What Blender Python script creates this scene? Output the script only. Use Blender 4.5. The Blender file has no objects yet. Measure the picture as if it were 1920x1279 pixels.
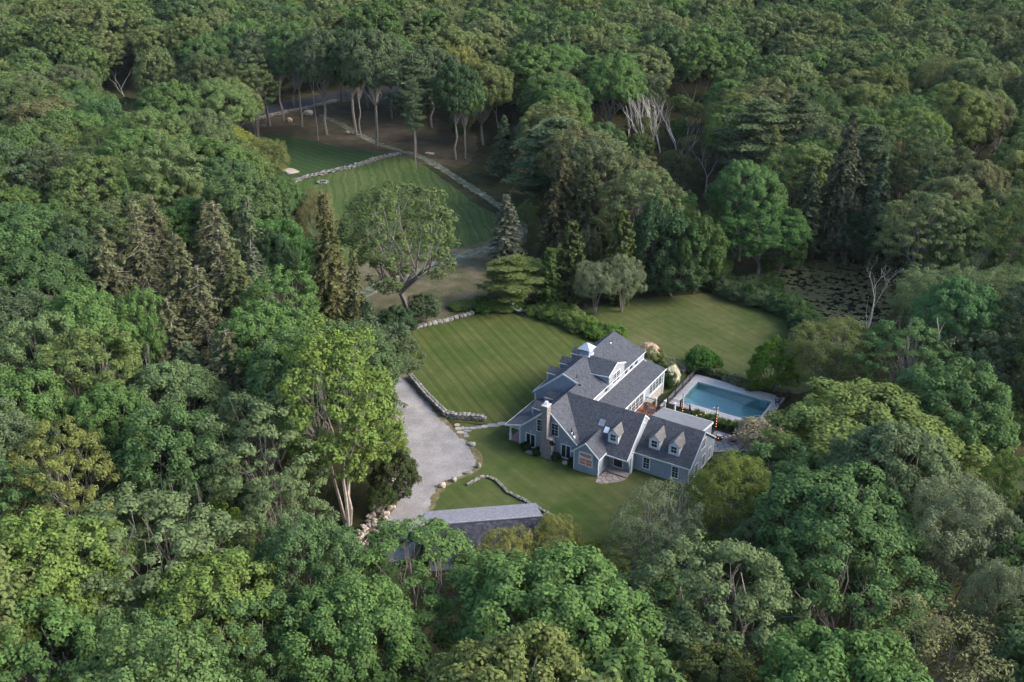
import bpy, bmesh, math, random
import numpy as np
from mathutils import Vector, Matrix
from mathutils.geometry import tessellate_polygon

# ---------------------------------------------------------------- camera, sky, sun, exposure
SC = bpy.context.scene
CAMP = Vector((40.966, -94.441, 68.0))
PITCH, HEAD = math.radians(26.3514), 0.5548791
cam = bpy.data.objects.new("camera", bpy.data.cameras.new("camera"))
SC.collection.objects.link(cam)
cam.location = CAMP
cam.rotation_euler = (math.pi / 2 - PITCH, 0, HEAD)
cam.data.sensor_width = 36
cam.data.lens = 36 * 1850 / 1920
cam.data.clip_start = 1
cam.data.clip_end = 4000
SC.camera = cam
SUN_AZ = (0.93, 0.36)          # horizontal direction towards the glow, house frame
SUN_EL = math.radians(33)
w = bpy.data.worlds.new("World"); SC.world = w; w.use_nodes = True
nt = w.node_tree
sky = nt.nodes.new("ShaderNodeTexSky"); sky.sky_type = "NISHITA"; sky.sun_disc = False
sky.sun_elevation = SUN_EL
sky.sun_rotation = math.atan2(SUN_AZ[0], SUN_AZ[1])
sky.air_density = 1.0; sky.dust_density = 1.6; sky.ozone_density = 1.2
nt.links.new(sky.outputs[0], nt.nodes["Background"].inputs[0])
nt.nodes["Background"].inputs[1].default_value = 0.11
sun = bpy.data.objects.new("sun", bpy.data.lights.new("sun", "SUN"))
SC.collection.objects.link(sun)
sun.data.energy = 1.95; sun.data.angle = math.radians(32); sun.data.color = (1.0, 0.90, 0.81)
d = Vector((SUN_AZ[0], SUN_AZ[1], math.tan(SUN_EL))).normalized()
sun.rotation_euler = d.to_track_quat("Z", "Y").to_euler()
SC.view_settings.view_transform = "Standard"; SC.view_settings.look = "None"
SC.view_settings.exposure = 1.86; SC.view_settings.gamma = 1; SC.view_settings.use_curve_mapping = False
SC.cycles.use_adaptive_sampling = True; SC.cycles.adaptive_threshold = 0.03
SC.cycles.max_bounces = 4; SC.cycles.diffuse_bounces = 2; SC.cycles.glossy_bounces = 2
SC.cycles.transmission_bounces = 4; SC.cycles.transparent_max_bounces = 6
SC.cycles.caustics_reflective = False; SC.cycles.caustics_refractive = False

# ---------------------------------------------------------------- helpers
COL = SC.collection
F = 1850.0
_R = cam.rotation_euler.to_matrix()
def gp(px, py, z=0.0):
    """ground point of a photograph pixel (1920 wide) at height z"""
    v = _R @ Vector(((px - 960) / F, -(py - 639.5) / F, -1))
    t = (z - CAMP.z) / v.z
    p = CAMP + v * t
    return (p.x, p.y)
def depth(x, y, z=0):
    return -(_R.transposed() @ (Vector((x, y, z)) - CAMP)).z
def proj(x, y, z=0):
    q = _R.transposed() @ (Vector((x, y, z)) - CAMP)
    return (960 + F * q.x / -q.z, 639.5 - F * q.y / -q.z)
def tag(o, label=None, cat=None, group=None, kind=None):
    if label: o["label"] = label
    if cat: o["category"] = cat
    if group: o["group"] = group
    if kind: o["kind"] = kind
    return o
def link(name, me, parent=None, loc=(0, 0, 0), rot=(0, 0, 0), scale=None):
    o = bpy.data.objects.new(name, me); COL.objects.link(o)
    o.location = loc; o.rotation_euler = rot
    if scale is not None: o.scale = scale
    if parent: o.parent = parent
    return o
def empty(name, loc=(0, 0, 0), rz=0.0):
    o = bpy.data.objects.new(name, None); COL.objects.link(o)
    o.location = loc; o.rotation_euler = (0, 0, rz); o.empty_display_size = .3
    return o
def mesh_np(name, verts, faces_n, mat=None, smooth=False, n=4):
    """verts (N,3); consecutive n-gons"""
    me = bpy.data.meshes.new(name)
    V = np.asarray(verts, np.float32); nf = len(V) // n
    me.vertices.add(len(V)); me.vertices.foreach_set("co", V.ravel())
    me.loops.add(nf * n); me.loops.foreach_set("vertex_index", np.arange(nf * n, dtype=np.int32))
    me.polygons.add(nf); me.polygons.foreach_set("loop_start", np.arange(0, nf * n, n, dtype=np.int32))
    me.update(calc_edges=True)
    if mat: me.materials.append(mat)
    return me
class MB:
    def __init__(s): s.v = []; s.f = []; s.m = []
    def add(s, vs, fs, m=0):
        b = len(s.v); s.v += [tuple(v) for v in vs]; s.f += [tuple(b + i for i in f) for f in fs]; s.m += [m] * len(fs); return s
    def box(s, x0, y0, z0, x1, y1, z1, m=0):
        x0, x1 = sorted((x0, x1)); y0, y1 = sorted((y0, y1)); z0, z1 = sorted((z0, z1))
        return s.add([(x0, y0, z0), (x1, y0, z0), (x1, y1, z0), (x0, y1, z0), (x0, y0, z1), (x1, y0, z1), (x1, y1, z1), (x0, y1, z1)],
                     [(0, 3, 2, 1), (4, 5, 6, 7), (0, 1, 5, 4), (1, 2, 6, 5), (2, 3, 7, 6), (3, 0, 4, 7)], m)
    def prism(s, pts, vec, m=0):
        """closed solid: polygon pts and its copy moved by vec"""
        n = len(pts); P = [Vector(p) for p in pts]; Q = [p + Vector(vec) for p in P]
        nrm = Vector((0, 0, 0))
        for i in range(n): nrm += P[i].cross(P[(i + 1) % n])
        if nrm.dot(Vector(vec)) > 0: P, Q = Q, P
        fs = [tuple(range(n)), tuple(range(2 * n - 1, n - 1, -1))]
        # orientation: P faces away from vec
        for i in range(n):
            j = (i + 1) % n; fs.append((i, i + n, j + n, j))
        return s.add(P + Q, fs, m)
    def bar(s, p, q, r, n=6, r2=None, m=0):
        p = Vector(p); q = Vector(q); d = (q - p)
        if d.length < 1e-6: return s
        a = d.normalized(); t = Vector((0, 0, 1)) if abs(a.z) < .9 else Vector((1, 0, 0))
        e = a.cross(t).normalized(); f = a.cross(e); r2 = r if r2 is None else r2
        V = [p + (e * math.cos(2 * math.pi * i / n) + f * math.sin(2 * math.pi * i / n)) * r for i in range(n)]
        V += [q + (e * math.cos(2 * math.pi * i / n) + f * math.sin(2 * math.pi * i / n)) * r2 for i in range(n)]
        return s.add(V, [(i, i + n, (i + 1) % n + n, (i + 1) % n) for i in range(n)] + [tuple(range(n)), tuple(range(2 * n - 1, n - 1, -1))], m)
    def mesh(s, name, *mats):
        me = bpy.data.meshes.new(name); me.from_pydata(s.v, [], s.f)
        for m in mats: me.materials.append(m)
        if len(mats) > 1: me.polygons.foreach_set("material_index", s.m)
        me.update(); return me
    def build(s, name, mats, parent=None, **k):
        mats = mats if isinstance(mats, (list, tuple)) else [mats]
        return link(name, s.mesh(name, *mats), parent, **k)

# ---------------------------------------------------------------- materials
def mat(name):
    m = bpy.data.materials.new(name); m.use_nodes = True
    t = m.node_tree; b = t.nodes["Principled BSDF"]
    return m, t, b
def nd(t, typ, **k):
    n = t.nodes.new(typ)
    for a, v in k.items():
        if a.startswith("i_"): n.inputs[a[2:].replace("_", " ")].default_value = v
        else: setattr(n, a, v)
    return n
def ramp(t, fac, stops):
    r = nd(t, "ShaderNodeValToRGB"); e = r.color_ramp.elements
    e[0].position, e[0].color = stops[0][0], (*stops[0][1], 1)
    e[1].position, e[1].color = stops[-1][0], (*stops[-1][1], 1)
    for p, c in stops[1:-1]:
        x = e.new(p); x.color = (*c, 1)
    t.links.new(fac, r.inputs[0]); return r.outputs[0]
def noise(t, scale, detail=4, rough=.55, coord="Object", vec=None):
    n = nd(t, "ShaderNodeTexNoise"); n.inputs["Scale"].default_value = scale
    n.inputs["Detail"].default_value = detail; n.inputs["Roughness"].default_value = rough
    if vec is None: vec = nd(t, "ShaderNodeTexCoord").outputs[coord]
    t.links.new(vec, n.inputs["Vector"]); return n.outputs["Fac"]
def mixc(t, fac, a, b, mode="MIX"):
    n = nd(t, "ShaderNodeMix", data_type="RGBA", blend_type=mode)
    for s, v in ((0, fac), (6, a), (7, b)):
        if hasattr(v, "is_linked"): t.links.new(v, n.inputs[s])
        elif isinstance(v, (int, float)): n.inputs[s].default_value = v
        else: n.inputs[s].default_value = (*v, 1)
    return n.outputs[2]
def mth(t, op, a, b=0.0):
    n = nd(t, "ShaderNodeMath", operation=op)
    for i, v in enumerate((a, b)):
        if hasattr(v, "is_linked"): t.links.new(v, n.inputs[i])
        else: n.inputs[i].default_value = v
    return n.outputs[0]
def bump(t, b, h, strength=.3, dist=.03):
    n = nd(t, "ShaderNodeBump"); n.inputs["Strength"].default_value = strength; n.inputs["Distance"].default_value = dist
    t.links.new(h, n.inputs["Height"]); t.links.new(n.outputs[0], b.inputs["Normal"])
def plain(name, c, rough=.6, var=.12, sc=3.0, metal=0.0, spec=.3, bmp=0.0):
    m, t, b = mat(name)
    f = noise(t, sc, 5)
    lo = tuple(x * (1 - var) for x in c); hi = tuple(min(1, x * (1 + var)) for x in c)
    t.links.new(ramp(t, f, [(.3, lo), (.7, hi)]), b.inputs["Base Color"])
    b.inputs["Roughness"].default_value = rough; b.inputs["Metallic"].default_value = metal
    b.inputs["Specular IOR Level"].default_value = spec
    if bmp: bump(t, b, noise(t, sc * 4, 4), bmp)
    return m

def stripes(t, ang, period, warp=.4, seed=0.0):
    """mowing bands: sine of a warped position"""
    geo = nd(t, "ShaderNodeNewGeometry")
    sx = nd(t, "ShaderNodeSeparateXYZ"); t.links.new(geo.outputs["Position"], sx.inputs[0])
    a = mth(t, "MULTIPLY", sx.outputs[0], math.cos(ang)); b_ = mth(t, "MULTIPLY", sx.outputs[1], math.sin(ang))
    s = mth(t, "ADD", a, b_)
    n = noise(t, .09, 3, vec=geo.outputs["Position"])
    s = mth(t, "ADD", s, mth(t, "MULTIPLY", n, warp * 10))
    s = mth(t, "ADD", s, seed)
    s1 = mth(t, "SINE", mth(t, "MULTIPLY", s, 2 * math.pi / period)); s2 = mth(t, "SINE", mth(t, "MULTIPLY", s, 2 * math.pi / period * 1.618))
    s3 = mth(t, "SINE", mth(t, "MULTIPLY", s, 2 * math.pi / period * 2.9))
    return mth(t, "ADD", mth(t, "MULTIPLY", s1, .6), mth(t, "ADD", mth(t, "MULTIPLY", s2, .5), mth(t, "MULTIPLY", s3, .35)))
def lawn_mat(name, dark, light, dry, ang, period, amp=.3, dryness=.5, warp=.2):
    m, t, b = mat(name)
    geo = nd(t, "ShaderNodeNewGeometry")
    fine = noise(t, 9, 6, .7, vec=geo.outputs["Position"])
    mid = noise(t, .7, 5, .65, vec=geo.outputs["Position"])
    big = noise(t, .11, 3, .5, vec=geo.outputs["Position"])
    c = mixc(t, mth(t, "MULTIPLY", mth(t, "ADD", fine, mid), .5), dark, light)
    f = mth(t, "MULTIPLY", mth(t, "SUBTRACT", mth(t, "ADD", big, mth(t, "MULTIPLY", mid, .5)), .55), 2.6 * dryness)
    f = nd(t, "ShaderNodeClamp"); t.links.new(mth(t, "MULTIPLY", mth(t, "SUBTRACT", mth(t, "ADD", big, mth(t, "MULTIPLY", mid, .5)), .6), 3.2 * dryness), f.inputs[0])
    c = mixc(t, f.outputs[0], c, dry)
    s = stripes(t, ang, period, warp)
    k = mth(t, "ADD", mth(t, "MULTIPLY", mth(t, "MULTIPLY", s, mid), amp), 1.0)
    hs = nd(t, "ShaderNodeHueSaturation"); t.links.new(c, hs.inputs["Color"]); t.links.new(k, hs.inputs["Value"])
    t.links.new(hs.outputs[0], b.inputs["Base Color"])
    b.inputs["Roughness"].default_value = .9; b.inputs["Specular IOR Level"].default_value = .1
    bump(t, b, noise(t, 14, 4, vec=geo.outputs["Position"]), .8, .08)
    return m
M = {}
M["lawn"] = lawn_mat("mown_lawn", (.030, .050, .010), (.062, .092, .020), (.100, .102, .034), math.atan2(10.3, 6.93), 1.75, .36, .55, .05)
M["lawn_front"] = lawn_mat("front_lawn", (.026, .050, .010), (.060, .090, .022), (.100, .104, .040), 1.2, 2.3, .16, .75)
M["lawn_rear"] = lawn_mat("rear_lawn", (.036, .056, .014), (.068, .092, .025), (.105, .108, .045), 1.15, 1.6, .16, .8)
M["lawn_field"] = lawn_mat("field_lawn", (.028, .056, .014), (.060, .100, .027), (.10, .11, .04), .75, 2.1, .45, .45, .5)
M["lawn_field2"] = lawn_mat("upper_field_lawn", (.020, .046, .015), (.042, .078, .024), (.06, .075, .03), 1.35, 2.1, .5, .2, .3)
def ground_mat():
    m, t, b = mat("forest_floor")
    geo = nd(t, "ShaderNodeNewGeometry"); P_ = geo.outputs["Position"]
    a = noise(t, .35, 6, .7, vec=P_); c = noise(t, 4, 5, .7, vec=P_)
    col = ramp(t, mth(t, "ADD", mth(t, "MULTIPLY", a, .6), mth(t, "MULTIPLY", c, .4)), [(.38, (.018, .024, .010)), (.5, (.035, .040, .016)), (.62, (.07, .052, .032))])
    t.links.new(col, b.inputs["Base Color"]); b.inputs["Roughness"].default_value = .95; b.inputs["Specular IOR Level"].default_value = .05
    bump(t, b, c, .8, .15); return m
M["ground"] = ground_mat()
def blend_ground(name, stops, sc=1.2, fine=18, rough=.95):
    m, t, b = mat(name); geo = nd(t, "ShaderNodeNewGeometry"); P_ = geo.outputs["Position"]
    a = noise(t, sc, 6, .7, vec=P_); c = noise(t, fine, 4, .8, vec=P_)
    t.links.new(ramp(t, mth(t, "ADD", mth(t, "MULTIPLY", a, .5), mth(t, "MULTIPLY", c, .5)), stops), b.inputs["Base Color"])
    b.inputs["Roughness"].default_value = rough; b.inputs["Specular IOR Level"].default_value = .1
    bump(t, b, c, .7, .05); return m
M["litter"] = blend_ground("leaf_litter", [(.36, (.026, .034, .014)), (.48, (.055, .048, .028)), (.56, (.085, .066, .044)), (.66, (.13, .10, .075))], .3, 5)
M["gravel"] = blend_ground("gravel", [(.30, (.12, .105, .09)), (.43, (.195, .185, .18)), (.53, (.255, .245, .24)), (.68, (.40, .385, .365))], .35, 5)
M["shoulder"] = blend_ground("driveway_shoulder", [(.36, (.05, .055, .02)), (.48, (.11, .10, .05)), (.56, (.17, .14, .085)), (.66, (.24, .21, .15))], 1.2, 9)
M["track"] = blend_ground("gravel_track", [(.38, (.045, .065, .022)), (.48, (.085, .098, .048)), (.545, (.17, .17, .15)), (.62, (.34, .34, .33))], .6, 4)
M["meadow"] = blend_ground("rough_meadow", [(.36, (.036, .046, .018)), (.47, (.078, .078, .038)), (.55, (.125, .108, .070)), (.66, (.19, .16, .12))], .35, 6)
M["asphalt"] = plain("asphalt", (.030, .032, .035), .85, .2, 5)
M["soil"] = blend_ground("bed_soil", [(.36, (.018, .018, .010)), (.5, (.045, .038, .022)), (.64, (.09, .07, .045))], 2, 12)

def siding_mat():
    m, t, b = mat("painted_clapboard")
    tc = nd(t, "ShaderNodeTexCoord"); sx = nd(t, "ShaderNodeSeparateXYZ"); t.links.new(tc.outputs["Object"], sx.inputs[0])
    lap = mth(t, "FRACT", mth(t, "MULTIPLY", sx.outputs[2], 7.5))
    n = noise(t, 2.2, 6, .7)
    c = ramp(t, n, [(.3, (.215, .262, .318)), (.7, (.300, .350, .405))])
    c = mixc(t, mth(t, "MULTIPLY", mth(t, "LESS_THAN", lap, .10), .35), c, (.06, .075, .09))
    t.links.new(c, b.inputs["Base Color"]); b.inputs["Roughness"].default_value = .75; b.inputs["Specular IOR Level"].default_value = .15
    bump(t, b, lap, .5, .02); return m
M["siding"] = siding_mat()
M["siding_light"] = plain("pale_grey_siding", (.27, .285, .31), .75, .06, 2)
def shingle_mat(name, lo, hi, tint=(1, 1, 1)):
    m, t, b = mat(name)
    tc = nd(t, "ShaderNodeTexCoord")
    mp = nd(t, "ShaderNodeMapping"); t.links.new(tc.outputs["Object"], mp.inputs[0]); mp.inputs["Scale"].default_value = (1, 1, 1.2)
    v = nd(t, "ShaderNodeTexVoronoi"); v.inputs["Scale"].default_value = 5.5; v.inputs["Randomness"].default_value = .9
    t.links.new(mp.outputs[0], v.inputs["Vector"])
    sp = nd(t, "ShaderNodeSeparateColor"); t.links.new(v.outputs["Color"], sp.inputs[0])
    n = noise(t, .5, 4); n2 = noise(t, 11, 3, .8)
    f = mth(t, "ADD", mth(t, "MULTIPLY", sp.outputs[0], .38), mth(t, "ADD", mth(t, "MULTIPLY", n, .12), mth(t, "MULTIPLY", n2, .5)))
    c = ramp(t, f, [(.2, lo), (.5, tuple((x + y) / 2 for x, y in zip(lo, hi))), (.8, hi)])
    t.links.new(c, b.inputs["Base Color"]); b.inputs["Roughness"].default_value = .88; b.inputs["Specular IOR Level"].default_value = .2
    bump(t, b, f, .6, .03); return m
M["roof"] = shingle_mat("asphalt_shingle", (.030, .035, .045), (.092, .099, .112))
M["roof_side"] = M["roof"]
M["roof_small"] = shingle_mat("cedar_like_shingle", (.085, .085, .086), (.165, .162, .158))
M["barn_roof"] = shingle_mat("barn_shingle", (.14, .14, .16), (.27, .27, .30))
M["barn_shingle"] = plain("slate_shingle", (.075, .078, .105), .85, .35, 2.5)
M["flat_roof"] = plain("rolled_roofing", (.150, .158, .170), .85, .12, 1.2)
M["trim"] = plain("white_trim_paint", (.60, .63, .65), .55, .05, 2)
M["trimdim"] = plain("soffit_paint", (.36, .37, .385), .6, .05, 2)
M["metal"] = plain("lead_coated_metal", (.36, .42, .47), .45, .1, 3, .4)
M["black"] = plain("black_metal", (.012, .013, .015), .5, .1, 5)
M["bronze"] = plain("dark_painted_wood", (.035, .03, .03), .6, .3, 5)
M["concrete"] = plain("pool_concrete", (.38, .36, .35), .85, .16, 1.4)
M["coping"] = plain("pale_coping", (.45, .44, .43), .8, .08, 2)
M["deckwood"] = plain("cedar_deck", (.26, .115, .065), .65, .3, 6)
M["porchfloor"] = plain("porch_boards", (.30, .17, .16), .7, .15, 5)
M["door"] = plain("mahogany_door", (.045, .018, .014), .45, .3, 4)
M["greywood"] = plain("weathered_teak", (.24, .22, .20), .8, .2, 6)
M["rust"] = plain("fire_pit_stone", (.16, .085, .07), .9, .4, 6)
def stone_mat(name, a, b_, c_=None):
    m, t, b = mat(name)
    oi = nd(t, "ShaderNodeObjectInfo"); gi = nd(t, "ShaderNodeNewGeometry")
    base = ramp(t, mth(t, "FRACT", mth(t, "ADD", oi.outputs["Random"], gi.outputs["Random Per Island"])), [(0, a), (.5, b_), (1, c_ or b_)])
    n = noise(t, 5, 6, .7)
    c = mixc(t, mth(t, "MULTIPLY", n, .8), base, tuple(x * .45 for x in a), "MIX")
    t.links.new(c, b.inputs["Base Color"]); b.inputs["Roughness"].default_value = .9; b.inputs["Specular IOR Level"].default_value = .15
    bump(t, b, noise(t, 14, 4, .7), .6, .04); return m
M["fieldstone"] = stone_mat("grey_fieldstone", (.17, .165, .15), (.28, .27, .25), (.42, .40, .37))
M["tanstone"] = stone_mat("tan_boulder", (.42, .34, .27), (.55, .46, .38), (.48, .42, .37))
M["flag"] = stone_mat("grey_flagstone", (.28, .27, .27), (.38, .36, .36), (.46, .44, .43))
M["flagbrown"] = stone_mat("brown_flagstone", (.26, .22, .20), (.36, .31, .28), (.44, .38, .34))
def masonry(name, cols, sc):
    m, t, b = mat(name); tc = nd(t, "ShaderNodeTexCoord")
    mp = nd(t, "ShaderNodeMapping"); t.links.new(tc.outputs["Object"], mp.inputs[0]); mp.inputs["Scale"].default_value = sc
    v = nd(t, "ShaderNodeTexVoronoi"); t.links.new(mp.outputs[0], v.inputs["Vector"])
    v2 = nd(t, "ShaderNodeTexVoronoi", feature="DISTANCE_TO_EDGE"); t.links.new(mp.outputs[0], v2.inputs["Vector"])
    sp = nd(t, "ShaderNodeSeparateColor"); t.links.new(v.outputs["Color"], sp.inputs[0])
    c = ramp(t, sp.outputs[0], cols)
    e = mth(t, "LESS_THAN", v2.outputs["Distance"], .05)
    c = mixc(t, e, c, tuple(x * .45 for x in cols[0][1]))
    t.links.new(c, b.inputs["Base Color"]); b.inputs["Roughness"].default_value = .9
    bump(t, b, v2.outputs["Distance"], .8, .05); return m
M["chimney"] = masonry("chimney_stone", [(0, (.16, .15, .15)), (.5, (.27, .25, .245)), (1, (.38, .35, .34))], (2.2, 2.2, 6.5))
M["foundation"] = masonry("foundation_stone", [(0, (.30, .29, .25)), (.5, (.42, .40, .35)), (1, (.55, .52, .46))], (2.6, 2.6, 3.5))
def glass(name, c, emis=None, es=0):
    m, t, b = mat(name); t.links.new(ramp(t, noise(t, .8, 2), [(.35, tuple(x * .6 for x in c)), (.65, tuple(x * 1.3 for x in c))]), b.inputs["Base Color"])
    b.inputs["Roughness"].default_value = .08; b.inputs["Specular IOR Level"].default_value = .6
    if emis: b.inputs["Emission Color"].default_value = (*emis, 1); b.inputs["Emission Strength"].default_value = es
    return m
M["glass"] = glass("window_glass", (.022, .03, .038))
M["warmglass"] = glass("warm_glow_glass", (.09, .05, .045), (1, .5, .38), .022)  # warm tone and faint glow put into the pane's colour and emission
M["skylight"] = glass("skylight_glass", (.28, .34, .40))
M["white_lens"] = plain("white_skylight_cover", (.68, .74, .80), .4, .03, 2)
def bulbmat():
    m, t, b = mat("warm_bulb"); b.inputs["Base Color"].default_value = (1, .6, .3, 1)
    b.inputs["Emission Color"].default_value = (1, .42, .14, 1); b.inputs["Emission Strength"].default_value = .85; return m
M["bulb"] = bulbmat()
def water(name, tint, rough=.03, mixf=.0, base=None):
    m, t, b = mat(name); out = t.nodes["Material Output"]
    if base is None:
        tr = nd(t, "ShaderNodeBsdfTransparent"); tr.inputs[0].default_value = (*tint, 1)
        gl = nd(t, "ShaderNodeBsdfGlossy"); gl.inputs["Roughness"].default_value = rough
        fr = nd(t, "ShaderNodeFresnel"); fr.inputs[0].default_value = 1.33
        bp = nd(t, "ShaderNodeBump"); bp.inputs["Strength"].default_value = .12; bp.inputs["Distance"].default_value = .02
        geo = nd(t, "ShaderNodeNewGeometry"); t.links.new(noise(t, 2.6, 3, vec=geo.outputs["Position"]), bp.inputs["Height"])
        t.links.new(bp.outputs[0], gl.inputs["Normal"]); t.links.new(bp.outputs[0], fr.inputs["Normal"])
        mx = nd(t, "ShaderNodeMixShader"); t.links.new(fr.outputs[0], mx.inputs[0]); t.links.new(tr.outputs[0], mx.inputs[1]); t.links.new(gl.outputs[0], mx.inputs[2])
        t.links.new(mx.outputs[0], out.inputs[0])
    return m
M["water"] = water("pool_water", (.64, .84, .85))
M["poolshell"] = plain("pool_plaster", (.40, .56, .55), .8, .07, 1.5)
M["poolstep"] = plain("pool_step_plaster", (.52, .72, .76), .8, .05, 1.5)
def pondmat():
    m, t, b = mat("pond_with_duckweed"); geo = nd(t, "ShaderNodeNewGeometry"); P_ = geo.outputs["Position"]
    mp = nd(t, "ShaderNodeMapping"); t.links.new(P_, mp.inputs[0]); mp.inputs["Scale"].default_value = (1, 1, 1)
    n = noise(t, .75, 7, .72, vec=mp.outputs[0]); big = noise(t, .06, 2, vec=P_)
    k = mth(t, "GREATER_THAN", mth(t, "ADD", n, mth(t, "MULTIPLY", big, .25)), .60)
    c = mixc(t, k, (.004, .006, .006), ramp(t, noise(t, 3, 4, vec=P_), [(.3, (.055, .066, .024)), (.7, (.098, .105, .045))]))
    t.links.new(c, b.inputs["Base Color"])
    t.links.new(mth(t, "ADD", mth(t, "MULTIPLY", k, .8), .06), b.inputs["Roughness"]); b.inputs["Specular IOR Level"].default_value = .3
    bump(t, b, k, .4, .03); return m
M["pond"] = pondmat()

def leaf_mat(name, src, trans=.28):
    m, t, b = mat(name); out = t.nodes["Material Output"]; t.nodes.remove(b)
    if src == "object": col = nd(t, "ShaderNodeObjectInfo").outputs["Color"]
    elif src == "inst":
        a = nd(t, "ShaderNodeAttribute", attribute_type="INSTANCER", attribute_name="tint"); col = a.outputs["Color"]
    else:
        r = nd(t, "ShaderNodeRGB"); r.outputs[0].default_value = (*src, 1); col = r.outputs[0]
    g = nd(t, "ShaderNodeNewGeometry"); tc = nd(t, "ShaderNodeTexCoord")
    n = noise(t, .55, 3, vec=tc.outputs["Object"]); n2 = noise(t, 2.0, 2, vec=tc.outputs["Object"])
    v = mth(t, "ADD", mth(t, "MULTIPLY", g.outputs["Random Per Island"], .5), mth(t, "ADD", mth(t, "MULTIPLY", n, .9), mth(t, "MULTIPLY", n2, .4)))
    col = mixc(t, 1.0, col, (1.04, 1.0, .83), "MULTIPLY")
    hs = nd(t, "ShaderNodeHueSaturation"); t.links.new(col, hs.inputs["Color"])
    t.links.new(mth(t, "ADD", mth(t, "MULTIPLY", v, 1.15), .30), hs.inputs["Value"])
    t.links.new(mth(t, "ADD", .478, mth(t, "MULTIPLY", n, .04)), hs.inputs["Hue"])
    t.links.new(mth(t, "ADD", .92, mth(t, "MULTIPLY", g.outputs["Random Per Island"], .12)), hs.inputs["Saturation"])
    df = nd(t, "ShaderNodeBsdfDiffuse"); tl = nd(t, "ShaderNodeBsdfTranslucent")
    t.links.new(hs.outputs[0], df.inputs[0]); t.links.new(hs.outputs[0], tl.inputs[0])
    mx = nd(t, "ShaderNodeMixShader"); mx.inputs[0].default_value = trans
    t.links.new(df.outputs[0], mx.inputs[1]); t.links.new(tl.outputs[0], mx.inputs[2])
    t.links.new(mx.outputs[0], out.inputs[0]); return m
M["leaf"] = leaf_mat("leaves", "object")
M["leaf_far"] = leaf_mat("leaves_far", "inst")
M["needle"] = leaf_mat("needles", "object", .12)
M["needle_far"] = leaf_mat("needles_far", "inst", .12)
M["bark"] = plain("grey_bark", (.17, .15, .13), .9, .35, 2.5, bmp=.5)
M["barkpale"] = plain("pale_bark", (.30, .26, .22), .9, .3, 2.5, bmp=.5)
M["deadwood"] = plain("bleached_dead_wood", (.33, .32, .30), .9, .25, 2.5)
M["bark_dark"] = plain("dark_bark", (.075, .06, .05), .95, .35, 2.5, bmp=.5)
M["petal"] = leaf_mat("blossom", (.62, .60, .50), .2)
M["pinkpetal"] = leaf_mat("dusty_pink_blossom", (.42, .33, .29), .2)

# ---------------------------------------------------------------- ground sheets
def ragged(pts, step=.8, amp=.25, seed=1, closed=True):
    rnd = random.Random(seed); out = []
    n = len(pts)
    for i in range(n if closed else n - 1):
        a = Vector(pts[i]); b = Vector(pts[(i + 1) % n]); L = (b - a).length; k = max(1, int(L / step))
        nr = Vector((-(b - a).y, (b - a).x)).normalized() if L > 0 else Vector((0, 0))
        for j in range(k):
            p = a.lerp(b, j / k)
            if j: p = p + nr * rnd.uniform(-amp, amp)
            out.append((p.x, p.y))
    return out
def smooth_poly(pts, it=2):
    for _ in range(it):
        q = []
        for i in range(len(pts)):
            a, b = pts[i], pts[(i + 1) % len(pts)]
            q += [(a[0] * .75 + b[0] * .25, a[1] * .75 + b[1] * .25), (a[0] * .25 + b[0] * .75, a[1] * .25 + b[1] * .75)]
        pts = q
    return pts
def sheet(name, pts, z, material, step=.8, amp=.2, seed=1, smooth=1):
    p = smooth_poly(pts, smooth) if smooth else pts
    p = ragged(p, step, amp, seed)
    V = [Vector((x, y, z)) for x, y in p]
    tris = tessellate_polygon([V])
    me = bpy.data.meshes.new(name); me.from_pydata([tuple(v) for v in V], [], [tuple(t) for t in tris])
    me.update()
    bm = bmesh.new(); bm.from_mesh(me)
    for f in bm.faces:
        if f.normal.z < 0: f.normal_flip()
    bm.to_mesh(me); bm.free(); me.materials.append(material)
    o = link(name, me); o["kind"] = "structure"; return o
PX = lambda *a: [gp(x, y) for x, y in a]
g = MB(); g.add([(-900, -400, 0), (900, -400, 0), (900, 1500, 0), (-900, 1500, 0)], [(0, 1, 2, 3)])
# the ground has real holes for the pool (a frame of four quads round it)
POOL = (-1.75, 18.5, 9.15, 25.0)
x0, y0, x1, y1 = POOL[0] - .2, POOL[1] - .2, POOL[2] + .2, POOL[3] + .2
g = MB()
for a in ((-900, -400, 900, y0), (-900, y1, 900, 1500), (-900, y0, x0, y1), (x1, y0, 900, y1)):
    g.add([(a[0], a[1], 0), (a[2], a[1], 0), (a[2], a[3], 0), (a[0], a[3], 0)], [(0, 1, 2, 3)])
tag(g.build("ground", M["ground"]), kind="structure")
meadow_px = [(640, 470), (700, 470), (800, 470), (905, 452), (950, 430), (960, 500), (900, 560), (880, 590), (800, 612), (760, 640), (700, 640), (640, 600)]
sheet("meadow", PX(*meadow_px), .004, M["meadow"], 1.5, .5, 2)
sheet("leaf_litter_floor", PX((380, 260), (400, 225), (480, 205), (620, 165), (760, 185), (830, 230), (900, 250), (880, 320), (800, 305), (700, 310), (600, 300), (500, 270), (440, 275)), .004, M["litter"], 2, .7, 3)
sheet("asphalt_road", PX((330, 262), (400, 242), (480, 224), (560, 206), (640, 184), (700, 176), (780, 170), (900, 168), (900, 160), (780, 160), (700, 163), (640, 168), (560, 186), (480, 203), (400, 222), (330, 240)), .012, M["asphalt"], 3, .15, 4)
sheet("upper_field_lawn", PX((440, 262), (500, 252), (555, 256), (600, 268), (640, 278), (700, 285), (745, 292), (700, 300), (640, 318), (590, 330), (545, 345), (480, 350), (430, 300)), .008, M["lawn_field2"], 1.5, .4, 5)
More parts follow.
